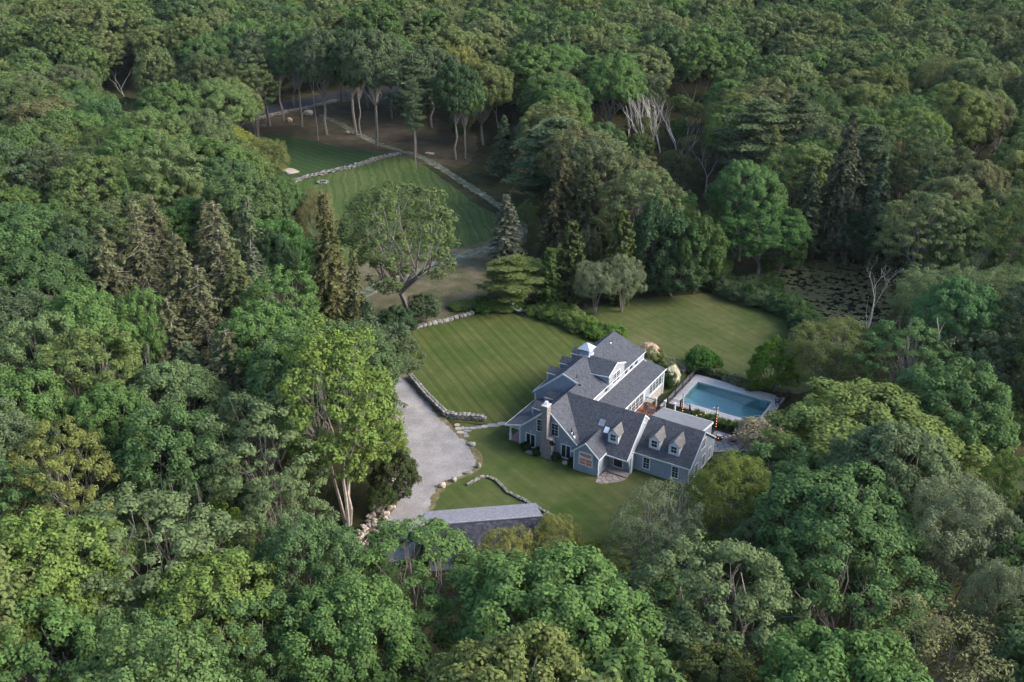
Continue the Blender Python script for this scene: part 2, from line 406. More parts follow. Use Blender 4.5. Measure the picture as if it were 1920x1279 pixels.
sheet("field_lawn", PX((545, 347), (590, 332), (650, 318), (705, 302), (745, 293), (780, 300), (815, 325), (850, 350), (890, 382), (925, 400), (950, 410), (935, 440), (905, 455), (860, 465), (780, 478), (700, 490), (640, 500), (600, 470), (560, 400), (530, 365)), .010, M["lawn_field"], 1.5, .3, 6)
LAWN = [(768, 712), (745, 690), (740, 650), (762, 626), (800, 612), (850, 600), (885, 590), (930, 585), (1000, 590), (1050, 604), (1090, 625), (1130, 660), (1100, 720), (1000, 800), (960, 800), (912, 796), (870, 792), (836, 788), (800, 752)]
sheet("side_lawn", PX(*LAWN), .010, M["lawn"], 1, .15, 7)
sheet("rear_lawn", PX((1080, 600), (1095, 580), (1150, 566), (1250, 556), (1350, 548), (1400, 560), (1450, 575), (1500, 590), (1520, 640), (1500, 670), (1530, 730), (1486, 742), (1400, 716), (1320, 694), (1296, 690), (1290, 700), (1262, 736), (1200, 745), (1180, 680), (1120, 650)), .009, M["lawn_rear"], 1, .15, 8)
sheet("side_strip_lawn", PX((1480, 752), (1560, 760), (1540, 860), (1490, 868), (1340, 868), (1330, 850), (1400, 848), (1470, 845), (1490, 842), (1478, 815), (1450, 800)), .006, M["lawn_front"], 1, .2, 88)
FRONT = [(850, 790), (912, 800), (960, 800), (1000, 820), (1330, 900), (1340, 930), (1320, 1000), (1270, 1060), (1180, 1100), (1060, 1110), (960, 1100), (850, 1080), (780, 1010), (800, 960), (830, 900), (900, 880), (890, 850), (862, 820)]
sheet("front_lawn", PX(*FRONT), .008, M["lawn_front"], 1, .15, 9)
sheet("driveway_shoulder", PX((722, 700), (752, 690), (772, 712), (800, 752), (836, 786), (850, 800), (880, 830), (905, 850), (905, 880), (860, 900), (828, 918), (812, 950), (800, 1000), (780, 1060), (700, 1060), (668, 1010), (715, 950), (735, 900), (750, 860), (738, 800), (728, 750)), .012, M["shoulder"], .7, .25, 10)
DRIVE = [(735, 705), (752, 706), (775, 728), (798, 752), (826, 786), (852, 812), (880, 838), (893, 862), (890, 878), (862, 892), (835, 902), (812, 920), (805, 950), (800, 975), (785, 1010), (770, 1050), (735, 1065), (700, 1040), (722, 990), (742, 935), (757, 890), (765, 855), (752, 820), (742, 780), (736, 740)]
sheet("gravel_driveway", PX(*DRIVE), .018, M["gravel"], .4, .28, 11)
TRACK = [(600, 215), (650, 238), (690, 262), (745, 282), (790, 292), (850, 330), (900, 362), (950, 395), (985, 425), (960, 452), (900, 470), (830, 490), (770, 515), (700, 540), (650, 570)]
tl, tr = [], []
for i, (x, y) in enumerate(TRACK):
    a = Vector(gp(*TRACK[max(0, i - 1)])); b = Vector(gp(*TRACK[min(len(TRACK) - 1, i + 1)])); p = Vector(gp(x, y))
    n = Vector((-(b - a).y, (b - a).x)).normalized() * (1.05 if i < 9 else 1.6)
    tl.append(tuple(p + n)); tr.append(tuple(p - n))
sheet("gravel_track", tl + tr[::-1], .014, M["track"], .8, .35, 12)
sheet("pond", PX((1450, 505), (1475, 490), (1590, 488), (1670, 515), (1680, 600), (1600, 612), (1530, 592), (1480, 577), (1462, 557), (1440, 530)), .015, M["pond"], 1.5, .3, 13)

# ---------------------------------------------------------------- stones
def hull_mesh(name, pts, material):
    bm = bmesh.new()
    for p in pts: bm.verts.new(p)
    r = bmesh.ops.convex_hull(bm, input=bm.verts[:])
    for v in [v for v in bm.verts if not v.link_faces]: bm.verts.remove(v)
    bmesh.ops.recalc_face_normals(bm, faces=bm.faces[:])
    me = bpy.data.meshes.new(name); bm.to_mesh(me); bm.free(); me.materials.append(material); return me
def rock_pts(rnd, n=16):
    out = []
    for i in range(n):
        z = 1 - 2 * (i + .5) / n; a = i * 2.39996 + rnd.uniform(-.3, .3); r = math.sqrt(1 - z * z)
        v = Vector((r * math.cos(a), r * math.sin(a), z)); m = max(abs(v.x), abs(v.y), abs(v.z))
        out.append(v * (.5 * rnd.uniform(.85, 1.1) * (.55 + .45 / m)))
    return out
RR = random.Random(5)
ROCK = {k: [hull_mesh("stone", rock_pts(RR), M[k]) for _ in range(6)] for k in ("fieldstone", "tanstone")}
def stones_joined(name, items, material, parent=None):
    mb = MB()
    for (x, y, z, sx, sy, sz, r) in items:
        me = RR.choice(ROCK["fieldstone"]); c, s = math.cos(r), math.sin(r)
        vs = [(x + (v.co.x * sx * c - v.co.y * sy * s), y + (v.co.x * sx * s + v.co.y * sy * c), z + v.co.z * sz) for v in me.vertices]
        mb.add(vs, [tuple(p.vertices) for p in me.polygons])
    return mb.build(name, material, parent)
def polyline(pts, step):
    out = []
    for i in range(len(pts) - 1):
        a = Vector(pts[i]); b = Vector(pts[i + 1]); L = (b - a).length; k = max(1, round(L / step)); d_ = (b - a).normalized()
        for j in range(k): out.append((a.lerp(b, (j + .5) / k), d_, L / k))
    return out
def stone_wall(label, pts, width, height, size, individual=True, kind="fieldstone", courses=3, group="dry stone walls of the garden", rough=.12):
    c0 = pts[0]; root = empty("stone_wall", (c0[0], c0[1], 0)); tag(root, label, "stone wall", group)
    items = []
    for c in range(courses):
        h = height / courses
        for side in (-1, 1):
            for p, d_, L in polyline(pts, size * RR.uniform(.9, 1.1)):
                n = Vector((-d_.y, d_.x)); q = p + n * side * width * .26 + n * RR.uniform(-rough, rough) * .4 + d_ * (c % 2) * size * .5
                items.append((q.x - c0[0], q.y - c0[1], h * (c + .5) + RR.uniform(-.03, .03), L * RR.uniform(.95, 1.2), width * .56, h * RR.uniform(1.0, 1.25), math.atan2(d_.y, d_.x) + RR.uniform(-.12, .12)))
    if individual and len(items) <= 300:
        for (x, y, z, sx, sy, sz, r) in items:
            link("stone", RR.choice(ROCK[kind]), root, (x, y, z), (RR.uniform(-.1, .1), RR.uniform(-.1, .1), r), (sx, sy, sz))
    else:
        o = stones_joined("wall_stones", items, M[kind], root); o["kind"] = "stuff"
    return root
stone_wall("grey dry stone wall curving between the gravel driveway and the mown side lawn", PX((768, 708), (785, 728), (802, 748), (820, 766), (836, 781), (858, 785), (882, 786), (908, 789)), .75, .85, .62, courses=3)
stone_wall("low curved stone edging on the front lawn behind the barn", [(-15.38, -13.85), (-15.1, -12.6), (-14.89, -11.81), (-14.5, -11.2), (-14.06, -11.01), (-12.75, -11.21), (-11.5, -11.9), (-10.28, -12.52), (-7.61, -12.94), (-4.22, -13.64), (-2.4, -14.3)], .42, .3, .55, courses=1)
stone_wall("tumbled field stone wall dividing the two back fields", PX((548, 342), (575, 333), (610, 325), (650, 317), (690, 305), (715, 297), (748, 290)), 1.2, .6, .55, False, rough=1.4)
stone_wall("row of rounded boulders along the far edge of the side lawn", PX((762, 627), (775, 618), (800, 611), (830, 605), (860, 597), (888, 588)), .9, .55, .85, courses=1)
stone_wall("broken stone wall along the shaded road behind the back fields", PX((395, 248), (430, 240), (470, 228), (520, 215), (580, 203), (630, 190)), 1.2, .7, .9, False, rough=.9)
_c = PX((752, 895), (742, 925), (722, 955), (705, 985), (690, 1008), (672, 1035)); bank = empty("stone_bank", (_c[2][0], _c[2][1], 0)); tag(bank, "rough bank of tumbled tan stones along the left edge of the lower driveway", "stone bank")
for p_, d_, L_ in polyline(_c, .42):
    n_ = Vector((-d_.y, d_.x))
    for k in range(4):
        q = p_ + n_ * RR.uniform(-1.3, .9) + d_ * RR.uniform(-.3, .3); s_ = RR.uniform(.25, .75)
        link("stone", RR.choice(ROCK["tanstone" if RR.random() < .6 else "fieldstone"]), bank, (q.x - _c[2][0], q.y - _c[2][1], s_ * .25 + RR.uniform(0, .25)), (RR.uniform(-.5, .5), RR.uniform(-.5, .5), RR.uniform(0, 6)), (s_ * RR.uniform(1, 1.5), s_, s_ * .8))
def boulder(label, px, sx, sy, sz, kind="fieldstone", rz=0, group=None, cat="boulder"):
    x, y = gp(*px); o = link("boulder", RR.choice(ROCK[kind]), None, (x, y, sz * .32), (0, 0, rz), (sx, sy, sz)); tag(o, label, cat, group); return o
boulder("tan boulder on the grass at the bend of the driveway", (829, 913), 1.0, .8, .75, "tanstone", .5)
boulder("pale round boulder beside the tan one on the driveway edge", (851, 902), .75, .7, .65, "fieldstone", .2)
boulder("long low grey rock at the driveway edge", (877, 888), 1.2, .5, .4, "fieldstone", .6)
boulder("upright grey rock where the gravel meets the front lawn", (898, 877), .6, .5, .85, "fieldstone", .9)
boulder("oblong grey boulder between the stepping stones and the driveway", (884, 835), 1.1, .7, .6, "fieldstone", .1)
boulder("large pale block of rock at the lower end of the front lawn", (1190, 1092), 1.3, 1.2, 1.1, "tanstone", .3)
boulder("small stone beside the large pale block of rock", (1160, 1088), .6, .5, .45, "tanstone", .3)
boulder("pale flat stone step under the left french door", (995, 850), 1.5, .8, .35, "fieldstone", .2)
boulder("pale stone step under the right french door", (1061, 869), 1.0, .8, .35, "tanstone", .4)
boulder("flat ledge of pale rock at the left end of the upper field", (545, 322), 6.0, 3.2, .5, "tanstone", -.4)
boulder("pale flat ledge at the edge of the rear lawn by the pond shrubs", (1392, 552), 3.6, 1.1, .5, "fieldstone", .2)
boulder("pale slab of rock at the near bank of the pond", (1490, 582), 3.0, 1.2, .6, "fieldstone", .1)
boulder("grey boulder in the leaf litter at the left edge of the upper field", (492, 239), 2.2, 1.6, 1.0)
boulder("large boulder in leaf litter behind the forked dead tree", (578, 215), 3.0, 2.4, 1.8, "tanstone")
boulder("boulder beneath the reddish pine trunk by the road", (543, 228), 2.0, 1.6, 1.4, "tanstone")
boulder("small pale boulder in leaf litter above the gravel track", (652, 250), 1.4, 1.0, .8, "tanstone")
boulder("pale flat rock right of the tall twin pine trunks", (806, 289), 3.0, 1.4, .5, "tanstone")

def clip_cells(region, seeds, gap):
    """voronoi cells of seeds clipped to a convex-ish region polygon, shrunk by gap"""
    cells = []
    for i, s in enumerate(seeds):
        poly = [Vector(p) for p in region]; s = Vector(s)
        for j, t in enumerate(seeds):
            if i == j: continue
            t = Vector(t)
            if (t - s).length > 5: continue
            m = (s + t) / 2; n = (t - s).normalized(); m = m - n * gap
            out = []
            for k in range(len(poly)):
                a, b = poly[k], poly[(k + 1) % len(poly)]; da, db = (a - m).dot(n), (b - m).dot(n)
                if da <= 0: out.append(a)
                if da * db < 0: out.append(a.lerp(b, da / (da - db)))
            poly = out
            if len(poly) < 3: break
        if len(poly) >= 3:
            A = abs(sum(poly[k].x * poly[(k + 1) % len(poly)].y - poly[(k + 1) % len(poly)].x * poly[k].y for k in range(len(poly)))) / 2
            if A > .08: cells.append((s, poly))
    return cells
def inpoly(p, poly):
    x, y = p; c = False; n = len(poly)
    for i in range(n):
        xi, yi = poly[i][0], poly[i][1]; xj, yj = poly[i - 1][0], poly[i - 1][1]
        if (yi > y) != (yj > y) and x < (xj - xi) * (y - yi) / (yj - yi) + xi: c = not c
    return c
def flagstones(label, name, region, size, material, z=.02, h=.05, seed=1, gap=.04, cat="patio"):
    rnd = random.Random(seed); xs = [p[0] for p in region]; ys = [p[1] for p in region]
    root = empty(name, (sum(xs) / len(xs), sum(ys) / len(ys), 0)); tag(root, label, cat)
    bx = root.location; seeds = []
    y = min(ys); r = 0
    while y < max(ys) + size:
        x = min(xs) + (r % 2) * size * .5
        while x < max(xs) + size:
            p = (x + rnd.uniform(-.36, .36) * size, y + rnd.uniform(-.36, .36) * size)
            if inpoly(p, region): seeds.append(p)
            x += size
        y += size * .85; r += 1
    for s, poly in clip_cells(region, seeds, gap):
        mb = MB(); hh = h + rnd.uniform(-.012, .012)
        mb.prism([(p.x - bx.x, p.y - bx.y, z + hh) for p in poly], (0, 0, -hh))
        mb.build("flagstone", material, root)
    return root
patio = [(7.35, 8.9), (9.3, 10.4), (12.8, 12.6), (15.4, 14.9), (14.3, 17.0), (12.7, 16.6), (10.6, 14.6), (7.4, 13.9), (5.2, 13.9), (5.2, 8.3), (7.35, 8.3)]
sheet("patio_bed", patio, .012, M["soil"], 1, .05, 14, 0)
flagstones("irregular grey flagstone patio around the fire pit behind the right wing", "flagstone_patio", [(5.3, 8.4), (7.4, 8.9), (9.3, 10.4), (11.2, 11.6), (10.6, 14.2), (7.4, 13.8), (5.3, 13.7)], 1.05, M["flag"], .016, .05, 3)
flagstones("tongue of grey flagstones leading right past the pale bush", "flagstone_path", [(11.6, 11.9), (12.9, 12.7), (15.4, 14.9), (14.3, 17.0), (12.9, 16.4), (12.6, 14)], 1.0, M["flag"], .016, .05, 4)
flagstones("rounded brown flagstone landing before the front entry step", "entry_landing", [(-2.75, -2.45), (-2.85, -4.1), (-2.6, -5.05), (-1.9, -5.0), (-1.0, -4.3), (-.1, -3.4), (.25, -2.5)], .75, M["flagbrown"], .01, .05, 5)
# stepping stones: each lies loose on the grass
STEPS = [(857, 797, .8, .7), (860, 804, 1.1, .8), (863, 811, 1.1, .7), (868, 803, .5, .8), (875, 803, .8, .5), (876, 808, 1.1, .6), (872, 813, .7, .5), (887, 803, 1.1, .7), (898, 802, .95, .8), (909, 800, 1.05, .8), (925, 798, 2.1, .9), (942, 795, 1.4, .9), (874, 818, .8, .9)]
sp = empty("stepping_stone_path", (*gp(900, 803), 0)); tag(sp, "line of flat stepping stones from the porch to the driveway", "path")
for (x, y, sx, sy) in STEPS:
    X, Y = gp(x, y); pts = []
    for k in range(9):
        a = k / 9 * 2 * math.pi; rr = RR.uniform(.85, 1.05)
        v = Vector((math.cos(a) * sx * .5 * rr, math.sin(a) * sy * .5 * rr)); c, s = math.cos(.55), math.sin(.55)
        pts.append((X - sp.location.x + v.x * c - v.y * s, Y - sp.location.y + v.x * s + v.y * c, .07))
    MB().prism(pts, (0, 0, -.055)).build("flagstone", M["tanstone"] if RR.random() < .35 else M["flag"], sp)

# ---------------------------------------------------------------- HOUSE (house frame: u = x, v = y)
house = empty("house", (0, 0, 0)); tag(house, "large grey clapboard house with shingled gable roofs, white trim and stone chimney", "house")
T = .16
def roof(pts, name="roof", m=None, t=T):
    return MB().prism(pts, (0, 0, -t)).build(name, m or M["roof"], house)
def wall(pts, vec, name="wall", m=None):
    return MB().prism(pts, vec).build(name, m or M["siding"], house)
GR, GZ = -10.7, 6.5
gz = lambda u: GZ - .875 * (u - GR)              # G right slope
gl = lambda u: GZ - .895 * (GR - u)              # G left slope
AZ, AV = 6.6, 2.25
az = lambda v: AZ - .885 * (AV - v)
BR, BZ = -12.88, 7.4
bl = lambda u: BZ - .87 * (BR - u)
br = lambda u: BZ - .386 * (u - BR)
# front gable block with chimney
roof([(GR, -2.8, GZ), (-6.35, -2.8, gz(-6.35)), (-6.35, 2.6, gz(-6.35)), (GR, 2.6, GZ)])
roof([(GR, -2.8, GZ), (GR, 5.08, GZ), (-14.47, 5.08, gl(-14.47)), (-14.47, -2.8, gl(-14.47))])
roof([(-14.47, -2.8, gl(-14.47)), (-14.47, 5.08, gl(-14.47)), (-16.85, 5.08, 2.45), (-16.85, -2.8, 2.45)], "porch_roof")
# back block
roof([(BR, 4.95, BZ), (-17.28, 4.95, bl(-17.28)), (-17.28, 19.9, bl(-17.28)), (BR, 19.9, BZ)])
roof([(BR, 4.95, BZ), (BR, 19.9, BZ), (-7.9, 19.9, br(-7.9)), (-7.9, 2.6, br(-7.9)), (GR, 2.6, br(GR) - .02), (GR, 4.95, br(GR) - .02)], t=.09)
# A wing
roof([(GR + .02, AV, AZ), (-7.6, -2.4, az(-2.4)), (.15, -2.4, az(-2.4)), (.15, AV, AZ)])
roof([(GR + .02, AV, AZ), (.15, AV, AZ), (.15, 5.6, 3.6), (-9.2, 3.2, 5.72)])
# entry bump
BU, BUZ = -4.6, 4.42
roof([(BU, -4.2, BUZ), (BU, .4, BUZ), (-6.42, .4, 2.74), (-6.42, -4.2, 2.74)])
roof([(BU, -4.2, BUZ), (-2.68, -4.2, 2.66), (-2.68, .4, 2.66), (BU, .4, BUZ)])
# right wing
roof([(.02, 3.95, 5.66), (.02, -.22, 2.55), (7.35, -.22, 2.55), (7.35, 3.95, 5.66)])
roof([(.02, 3.95, 5.66), (7.35, 3.95, 5.66), (7.35, 8.0, 2.78), (.02, 8.0, 2.78)])
roof([(.2, 4.12, 5.62), (6.9, 4.12, 5.50), (6.9, 7.72, 4.95), (.2, 7.72, 4.95)], "flat_roof", M["flat_roof"], .2)
# sunroom
roof([(-7.98, 2.8, 4.46), (-7.98, 19.75, 4.46), (-4.62, 19.75, 3.72), (-4.62, 2.8, 3.72)], "sunroom_roof")
# cross gable on the right slope of the back block: ridge along u at v=11.1
CU = -7.88
roof([(-12.6, 11.4, 7.42), (CU, 10.75, 7.80), (CU, 8.35, 6.72), (-10.7, 8.6, 6.50)], "cross_gable_roof", t=.1)
roof([(-12.6, 11.4, 7.42), (-10.6, 13.5, 6.50), (CU, 13.35, 6.74), (CU, 10.75, 7.80)], "cross_gable_roof", t=.1)
# walls
wall([(-14.9, -2.5, .15), (-6.4, -2.5, .15), (-6.4, -2.5, gz(-6.4) - T), (GR, -2.5, GZ - T), (-14.47, -2.5, gl(-14.47) - T), (-14.9, -2.5, gl(-14.47) - T - .1)], (0, .2, 0))
wall([(-14.9, -2.5, 2.35), (-14.9, -2.5, gl(-14.47) - T - .12), (-16.7, -2.5, 2.42 - T), (-16.7, -2.5, 2.2)], (0, .2, 0), "porch_gable_board")
wall([(-14.9, -2.28, .15), (-14.9, 5.1, .15), (-14.9, 5.1, 2.85), (-14.9, -2.28, 2.85)], (.2, 0, 0))
wall([(-17.1, 5.12, 0), (-10.6, 5.12, 0), (-10.6, 5.12, 6.35), (BR, 5.12, BZ - T), (-17.1, 5.12, bl(-17.1) - T)], (0, .2, 0))
wall([(-17.1, 5.33, 0), (-17.1, 19.7, 0), (-17.1, 19.7, bl(-17.1) - T), (-17.1, 5.33, bl(-17.1) - T)], (.2, 0, 0))
wall([(-17.1, 19.72, 0), (-8.05, 19.72, 0), (-8.05, 19.72, br(-8.05) - T), (BR, 19.72, BZ - T), (-17.1, 19.72, bl(-17.1) - T)], (0, -.2, 0))
wall([(-8.05, 2.9, 4.2), (-8.05, 19.5, 4.2), (-8.05, 19.5, br(-8.05) - .1), (-8.05, 2.9, br(-8.05) - .1)], (-.2, 0, 0), "clerestory_wall", M["siding_light"])
wall([(-7.97, 8.6, 4.5), (-7.97, 13.15, 4.5), (-7.97, 13.15, 6.72), (-7.97, 10.75, 7.70), (-7.97, 8.6, 6.73)], (-.2, 0, 0), "cross_gable_wall", M["siding_light"])
wall([(-10.6, 8.66, 6.2), (-8.18, 8.66, 5.3), (-8.18, 8.66, 6.62), (-10.6, 8.66, 6.42)], (0, .15, 0), "cross_gable_cheek")
wall([(-4.85, 2.9, 1.3), (-4.85, 19.4, 1.3), (-4.85, 19.4, 3.62), (-4.85, 2.9, 3.62)], (-.2, 0, 0), "sunroom_wall")
wall([(-4.80, 13.5, 0), (-4.80, 19.45, 0), (-4.80, 19.45, 1.62), (-4.80, 13.5, 1.62)], (-.3, 0, 0), "stone_base", M["foundation"])
wall([(-8.0, 19.4, 0), (-4.85, 19.4, 0), (-4.85, 19.4, 3.6), (-8.0, 19.4, 4.5)], (0, -.2, 0), "sunroom_wall")
# A wing walls
wall([(-6.4, -1.0, .15), (0.1, -1.0, .15), (.1, -1.0, az(-1.0) - T), (-6.4, -1.0, az(-1.0) - T)], (0, .2, 0))
wall([(.1, -1.0, 0), (.1, -2.1, az(-2.1) - T), (.1, AV, AZ - T), (.1, 6.0, 3.2), (.1, 6.0, 0)], (-.2, 0, 0), "gable_wall")
wall([(-6.4, -2.28, .15), (-6.4, -1.02, .15), (-6.4, -1.02, 2.6), (-6.4, -2.28, 2.6)], (-.15, 0, 0))
# bump walls
wall([(-6.2, -4.0, .15), (-2.87, -4.0, .15), (-2.87, -4.0, 2.68), (BU, -4.0, BUZ - T), (-6.2, -4.0, 2.76)], (0, .2, 0), "entry_gable_wall")
wall([(-2.87, -3.8, .15), (-2.87, -1.0, .15), (-2.87, -1.0, 2.66), (-2.87, -3.8, 2.66)], (-.2, 0, 0), "entry_side_wall")
wall([(-6.2, -3.8, .15), (-6.2, -1.0, .15), (-6.2, -1.0, 2.75), (-6.2, -3.8, 2.75)], (.2, 0, 0), "entry_side_wall")
# right wing walls
wall([(.12, 0, .1), (7.1, 0, .1), (7.1, 0, 2.62), (.12, 0, 2.62)], (0, .2, 0))
wall([(7.15, 0.0, 0), (7.15, 7.9, 0), (7.15, 7.9, 2.75), (7.15, 3.95, 5.5), (7.15, 0, 2.62)], (-.2, 0, 0), "gable_wall")
wall([(0.3, 7.9, 0), (6.95, 7.9, 0), (6.95, 7.9, 2.7), (.3, 7.9, 2.7)], (0, -.2, 0))
wall([(6.75, 4.4, 5.2), (6.75, 7.5, 3.0), (6.75, 7.5, 4.8), (6.75, 4.4, 5.35)], (-.15, 0, 0), "dormer_cheek")
wall([(.35, 7.5, 2.9), (6.75, 7.5, 2.9), (6.75, 7.5, 4.8), (.35, 7.5, 4.8)], (0, -.15, 0), "dormer_wall")
# foundation strips
f_ = MB()
for b in ((-15, -2.46, 0, -6.45, -2.3, .15), (-6.16, -3.96, 0, -2.9, -3.8, .15), (-6.3, -.96, 0, .05, -.8, .15), (.14, .04, 0, 7.05, .2, .1)): f_.box(*b)
f_.build("foundation", M["foundation"], house)

# trim
tr_ = MB()
def tbar(p, q, w_=.2, h=.2, out=(0, -1, 0)):
    """board with its outer face along p-q, hanging down h, thickness w_ inward"""
    p = Vector(p); q = Vector(q); o = Vector(out)
    tr_.prism([p, q, q - Vector((0, 0, h)), p - Vector((0, 0, h))], -o * w_)
e = .03
tbar((GR, -2.84, GZ + e), (-6.3, -2.84, gz(-6.3) + e), .05, .24); tbar((GR, -2.84, GZ + e), (-14.47, -2.84, gl(-14.47) + e), .05, .26); tbar((-14.47, -2.84, gl(-14.47) + e), (-16.88, -2.84, 2.47), .05, .26)
tbar((BR, 4.91, BZ + e), (-10.68, 4.91, br(-10.68) + e), .05, .26); tbar((BR, 4.91, BZ + e), (-17.35, 4.91, bl(-17.35) + e), .05, .3)
tbar((BU, -4.24, BUZ + e), (-2.62, -4.24, 2.66), .05, .2); tbar((BU, -4.24, BUZ + e), (-6.48, -4.24, 2.72), .05, .24)
tbar((-2.63, -4.2, 2.66), (-2.63, -2.1, 2.66), .06, .14, (1, 0, 0))
tbar((-2.7, -2.44, az(-2.4) + .01), (.15, -2.44, az(-2.4) + .01), .05, .16)
tbar((.1, -.26, 2.57), (7.38, -.26, 2.57), .05, .14)
tbar((7.4, -.24, 2.58), (7.4, 3.95, 5.70), .05, .18, (1, 0, 0)); tbar((7.4, 3.95, 5.70), (7.4, 8.02, 2.8), .05, .18, (1, 0, 0))
tbar((.19, -2.42, az(-2.4) + .03), (.19, AV, AZ + .03), .05, .2, (1, 0, 0)); tbar((.19, AV, AZ + .03), (.19, 4.4, 4.7), .05, .2, (1, 0, 0))
tbar((-4.57, 2.9, 3.74), (-4.57, 19.8, 3.74), .05, .18, (1, 0, 0)); tbar((-7.85, 3.0, br(-7.9) + .02), (-7.85, 19.95, br(-7.9) + .02), .04, .09, (1, 0, 0))
tbar((-16.9, -2.84, 2.47), (-16.9, 5.1, 2.47), .05, .16, (-1, 0, 0)); tbar((-17.33, 4.9, bl(-17.33) + .03), (-17.33, 19.9, bl(-17.33) + .03), .05, .18, (-1, 0, 0))
tbar((CU + .03, 10.75, 7.83), (CU + .03, 8.3, 6.73), .05, .2, (1, 0, 0)); tbar((CU + .03, 10.75, 7.83), (CU + .03, 13.4, 6.75), .05, .2, (1, 0, 0))
tbar((6.94, 4.2, 5.52), (6.94, 7.76, 4.97), .05, .28, (1, 0, 0)); tbar((.2, 7.76, 4.97), (6.94, 7.76, 4.97), .05, .24, (0, 1, 0))
tbar((-10.6, 8.31, 6.52), (CU, 8.31, 6.73), .05, .12, (0, -1, 0))
# corner boards and posts
for b in ((-14.93, -2.53, 0.1, -14.75, -2.48, 2.75), (-2.93, -4.03, .1, -2.82, -3.9, 2.55), (-6.24, -4.03, .1, -6.12, -3.9, 2.7), (.02, -1.25, 0, .26, -1.02, 2.75), (7.06, -.04, .05, 7.19, .1, 2.5),
          (7.1, 7.8, 0, 7.19, 7.94, 2.7), (-17.16, 5.08, 0, -17.0, 5.2, 3.2), (-4.83, 19.2, 0, -4.70, 19.45, 3.6), (-8.03, 19.35, 4.55, -7.97, 19.5, 5.4), (-4.83, 12.95, 1.45, -4.78, 13.3, 3.55), (6.7, 7.42, 2.9, 6.8, 7.54, 4.75),
          (-4.72, 13.9, 1.62, -4.68, 19.2, 1.72), (-8.02, 3, 4.46, -7.94, 19.5, 4.53)): tr_.box(*b)
tr_.build("trim", M["trim"], house)
MB().box(.12, -2.0, .0, .115, -2, 0)
# soffit band: wide rake board of the A wing end over the lower wing
MB().prism([(.205, -2.3, az(-2.3) - .1), (.205, AV, AZ - .12), (.205, AV, AZ - .95), (.205, -1.0, az(-1.0) - .55), (.205, -1.05, az(-2.3) - .35)], (-.06, 0, 0)).build("rake_board", M["trimdim"], house)

# windows: plane 'v' (faces -v) or 'u' (faces +u)
def window(ax, pos, a0, a1, z0, z1, nx=2, nz=2, trim=.11, g="glass", sign=None, sashes=1, name="window"):
    sign = sign if sign is not None else (-1 if ax == "v" else 1)
    mb = MB(); P0, P1 = pos + sign * .05, pos - sign * .02
    def bx(A0, A1, Z0, Z1, p0, p1):
        if ax == "v": mb.box(A0, min(p0, p1), Z0, A1, max(p0, p1), Z1)
        else: mb.box(min(p0, p1), A0, Z0, max(p0, p1), A1, Z1)
    bx(a0, a1, z1 - trim, z1, P0, P1); bx(a0 - .03, a1 + .03, z0, z0 + trim * .8, P0 + sign * .03, P1)
    bx(a0, a0 + trim, z0 + trim * .8, z1 - trim, P0, P1); bx(a1 - trim, a1, z0 + trim * .8, z1 - trim, P0, P1)
    ia, ib, iz, jz = a0 + trim, a1 - trim, z0 + trim * .8, z1 - trim
    for s in range(1, sashes):
        c = ia + (ib - ia) * s / sashes; bx(c - .045, c + .045, iz, jz, P0 - sign * .015, P1)
    wds = (ib - ia) / sashes
    for s in range(sashes):
        A, B = ia + wds * s + (.045 if s else 0), ia + wds * (s + 1) - (.045 if s < sashes - 1 else 0)
        for k in range(1, nx):
            c = A + (B - A) * k / nx; bx(c - .010, c + .010, iz, jz, pos + sign * .018, P1)
        for k in range(1, nz):
            c = iz + (jz - iz) * k / nz; w2 = .024 if k * 2 == nz else .010; bx(A, B, c - w2, c + w2, pos + sign * .021, P1)
    o = mb.build(name, M["trim"], house)
    for s in range(sashes):
        A, B = ia + wds * s, ia + wds * (s + 1); zc = (iz + jz) / 2
        for (zz0, zz1) in ((iz, zc), (zc, jz)):
            m2 = MB()
            if ax == "v": m2.box(A, min(pos + sign * .004, P1), zz0, B, max(pos + sign * .004, P1), zz1)
            else: m2.box(min(pos + sign * .004, P1), A, zz0, max(pos + sign * .004, P1), B, zz1)
            m2.build("pane", M[g], o)
    return o
window("v", -2.5, -12.4, -11.25, 2.8, 4.6, 2, 4)
window("v", -2.5, -10.33, -9.18, 2.85, 4.7, 2, 4)
window("v", -2.5, -13.98, -12.5, .1, 2.1, 1, 1, .13, sashes=2, name="french_door")
window("v", -2.5, -8.85, -7.38, .12, 2.14, 1, 1, .13, sashes=2, name="french_door")
window("v", -4.0, -5.52, -3.62, 1.1, 2.15, 1, 2, .12, "warmglass", sashes=2)
window("v", -4.0, -5.5, -3.66, 2.2, 2.95, 1, 1, .16, "warmglass", name="transom_window")
window("v", 0, 1.15, 2.15, .58, 2.25, 2, 4)
window("v", 0, 4.92, 5.9, .58, 2.25, 2, 4)
window("u", 7.15, 3.45, 4.85, 3.1, 4.5, 2, 4)
window("u", 7.15, 1.75, 2.85, .25, 1.95, 2, 4)
window("u", 7.15, 4.05, 5.2, .25, 1.95, 2, 4)
window("u", 7.15, 6.25, 7.15, .25, 1.95, 2, 4)
for a in (7.4, 13.35, 14.95, 16.55): window("u", -8.05, a, a + 1.1, 4.55, 5.40, 2, 1, .06, name="clerestory_window")
window("u", -7.97, 9.65, 11.85, 4.85, 6.45, 2, 4, .1, sashes=2)
window("u", -4.85, 14.75, 18.85, 1.72, 3.5, 2, 3, .1, sashes=4, name="sunroom_window")
window("u", -4.85, 8.0, 12.85, 1.5, 3.5, 2, 4, .1, sashes=4, name="sunroom_door")
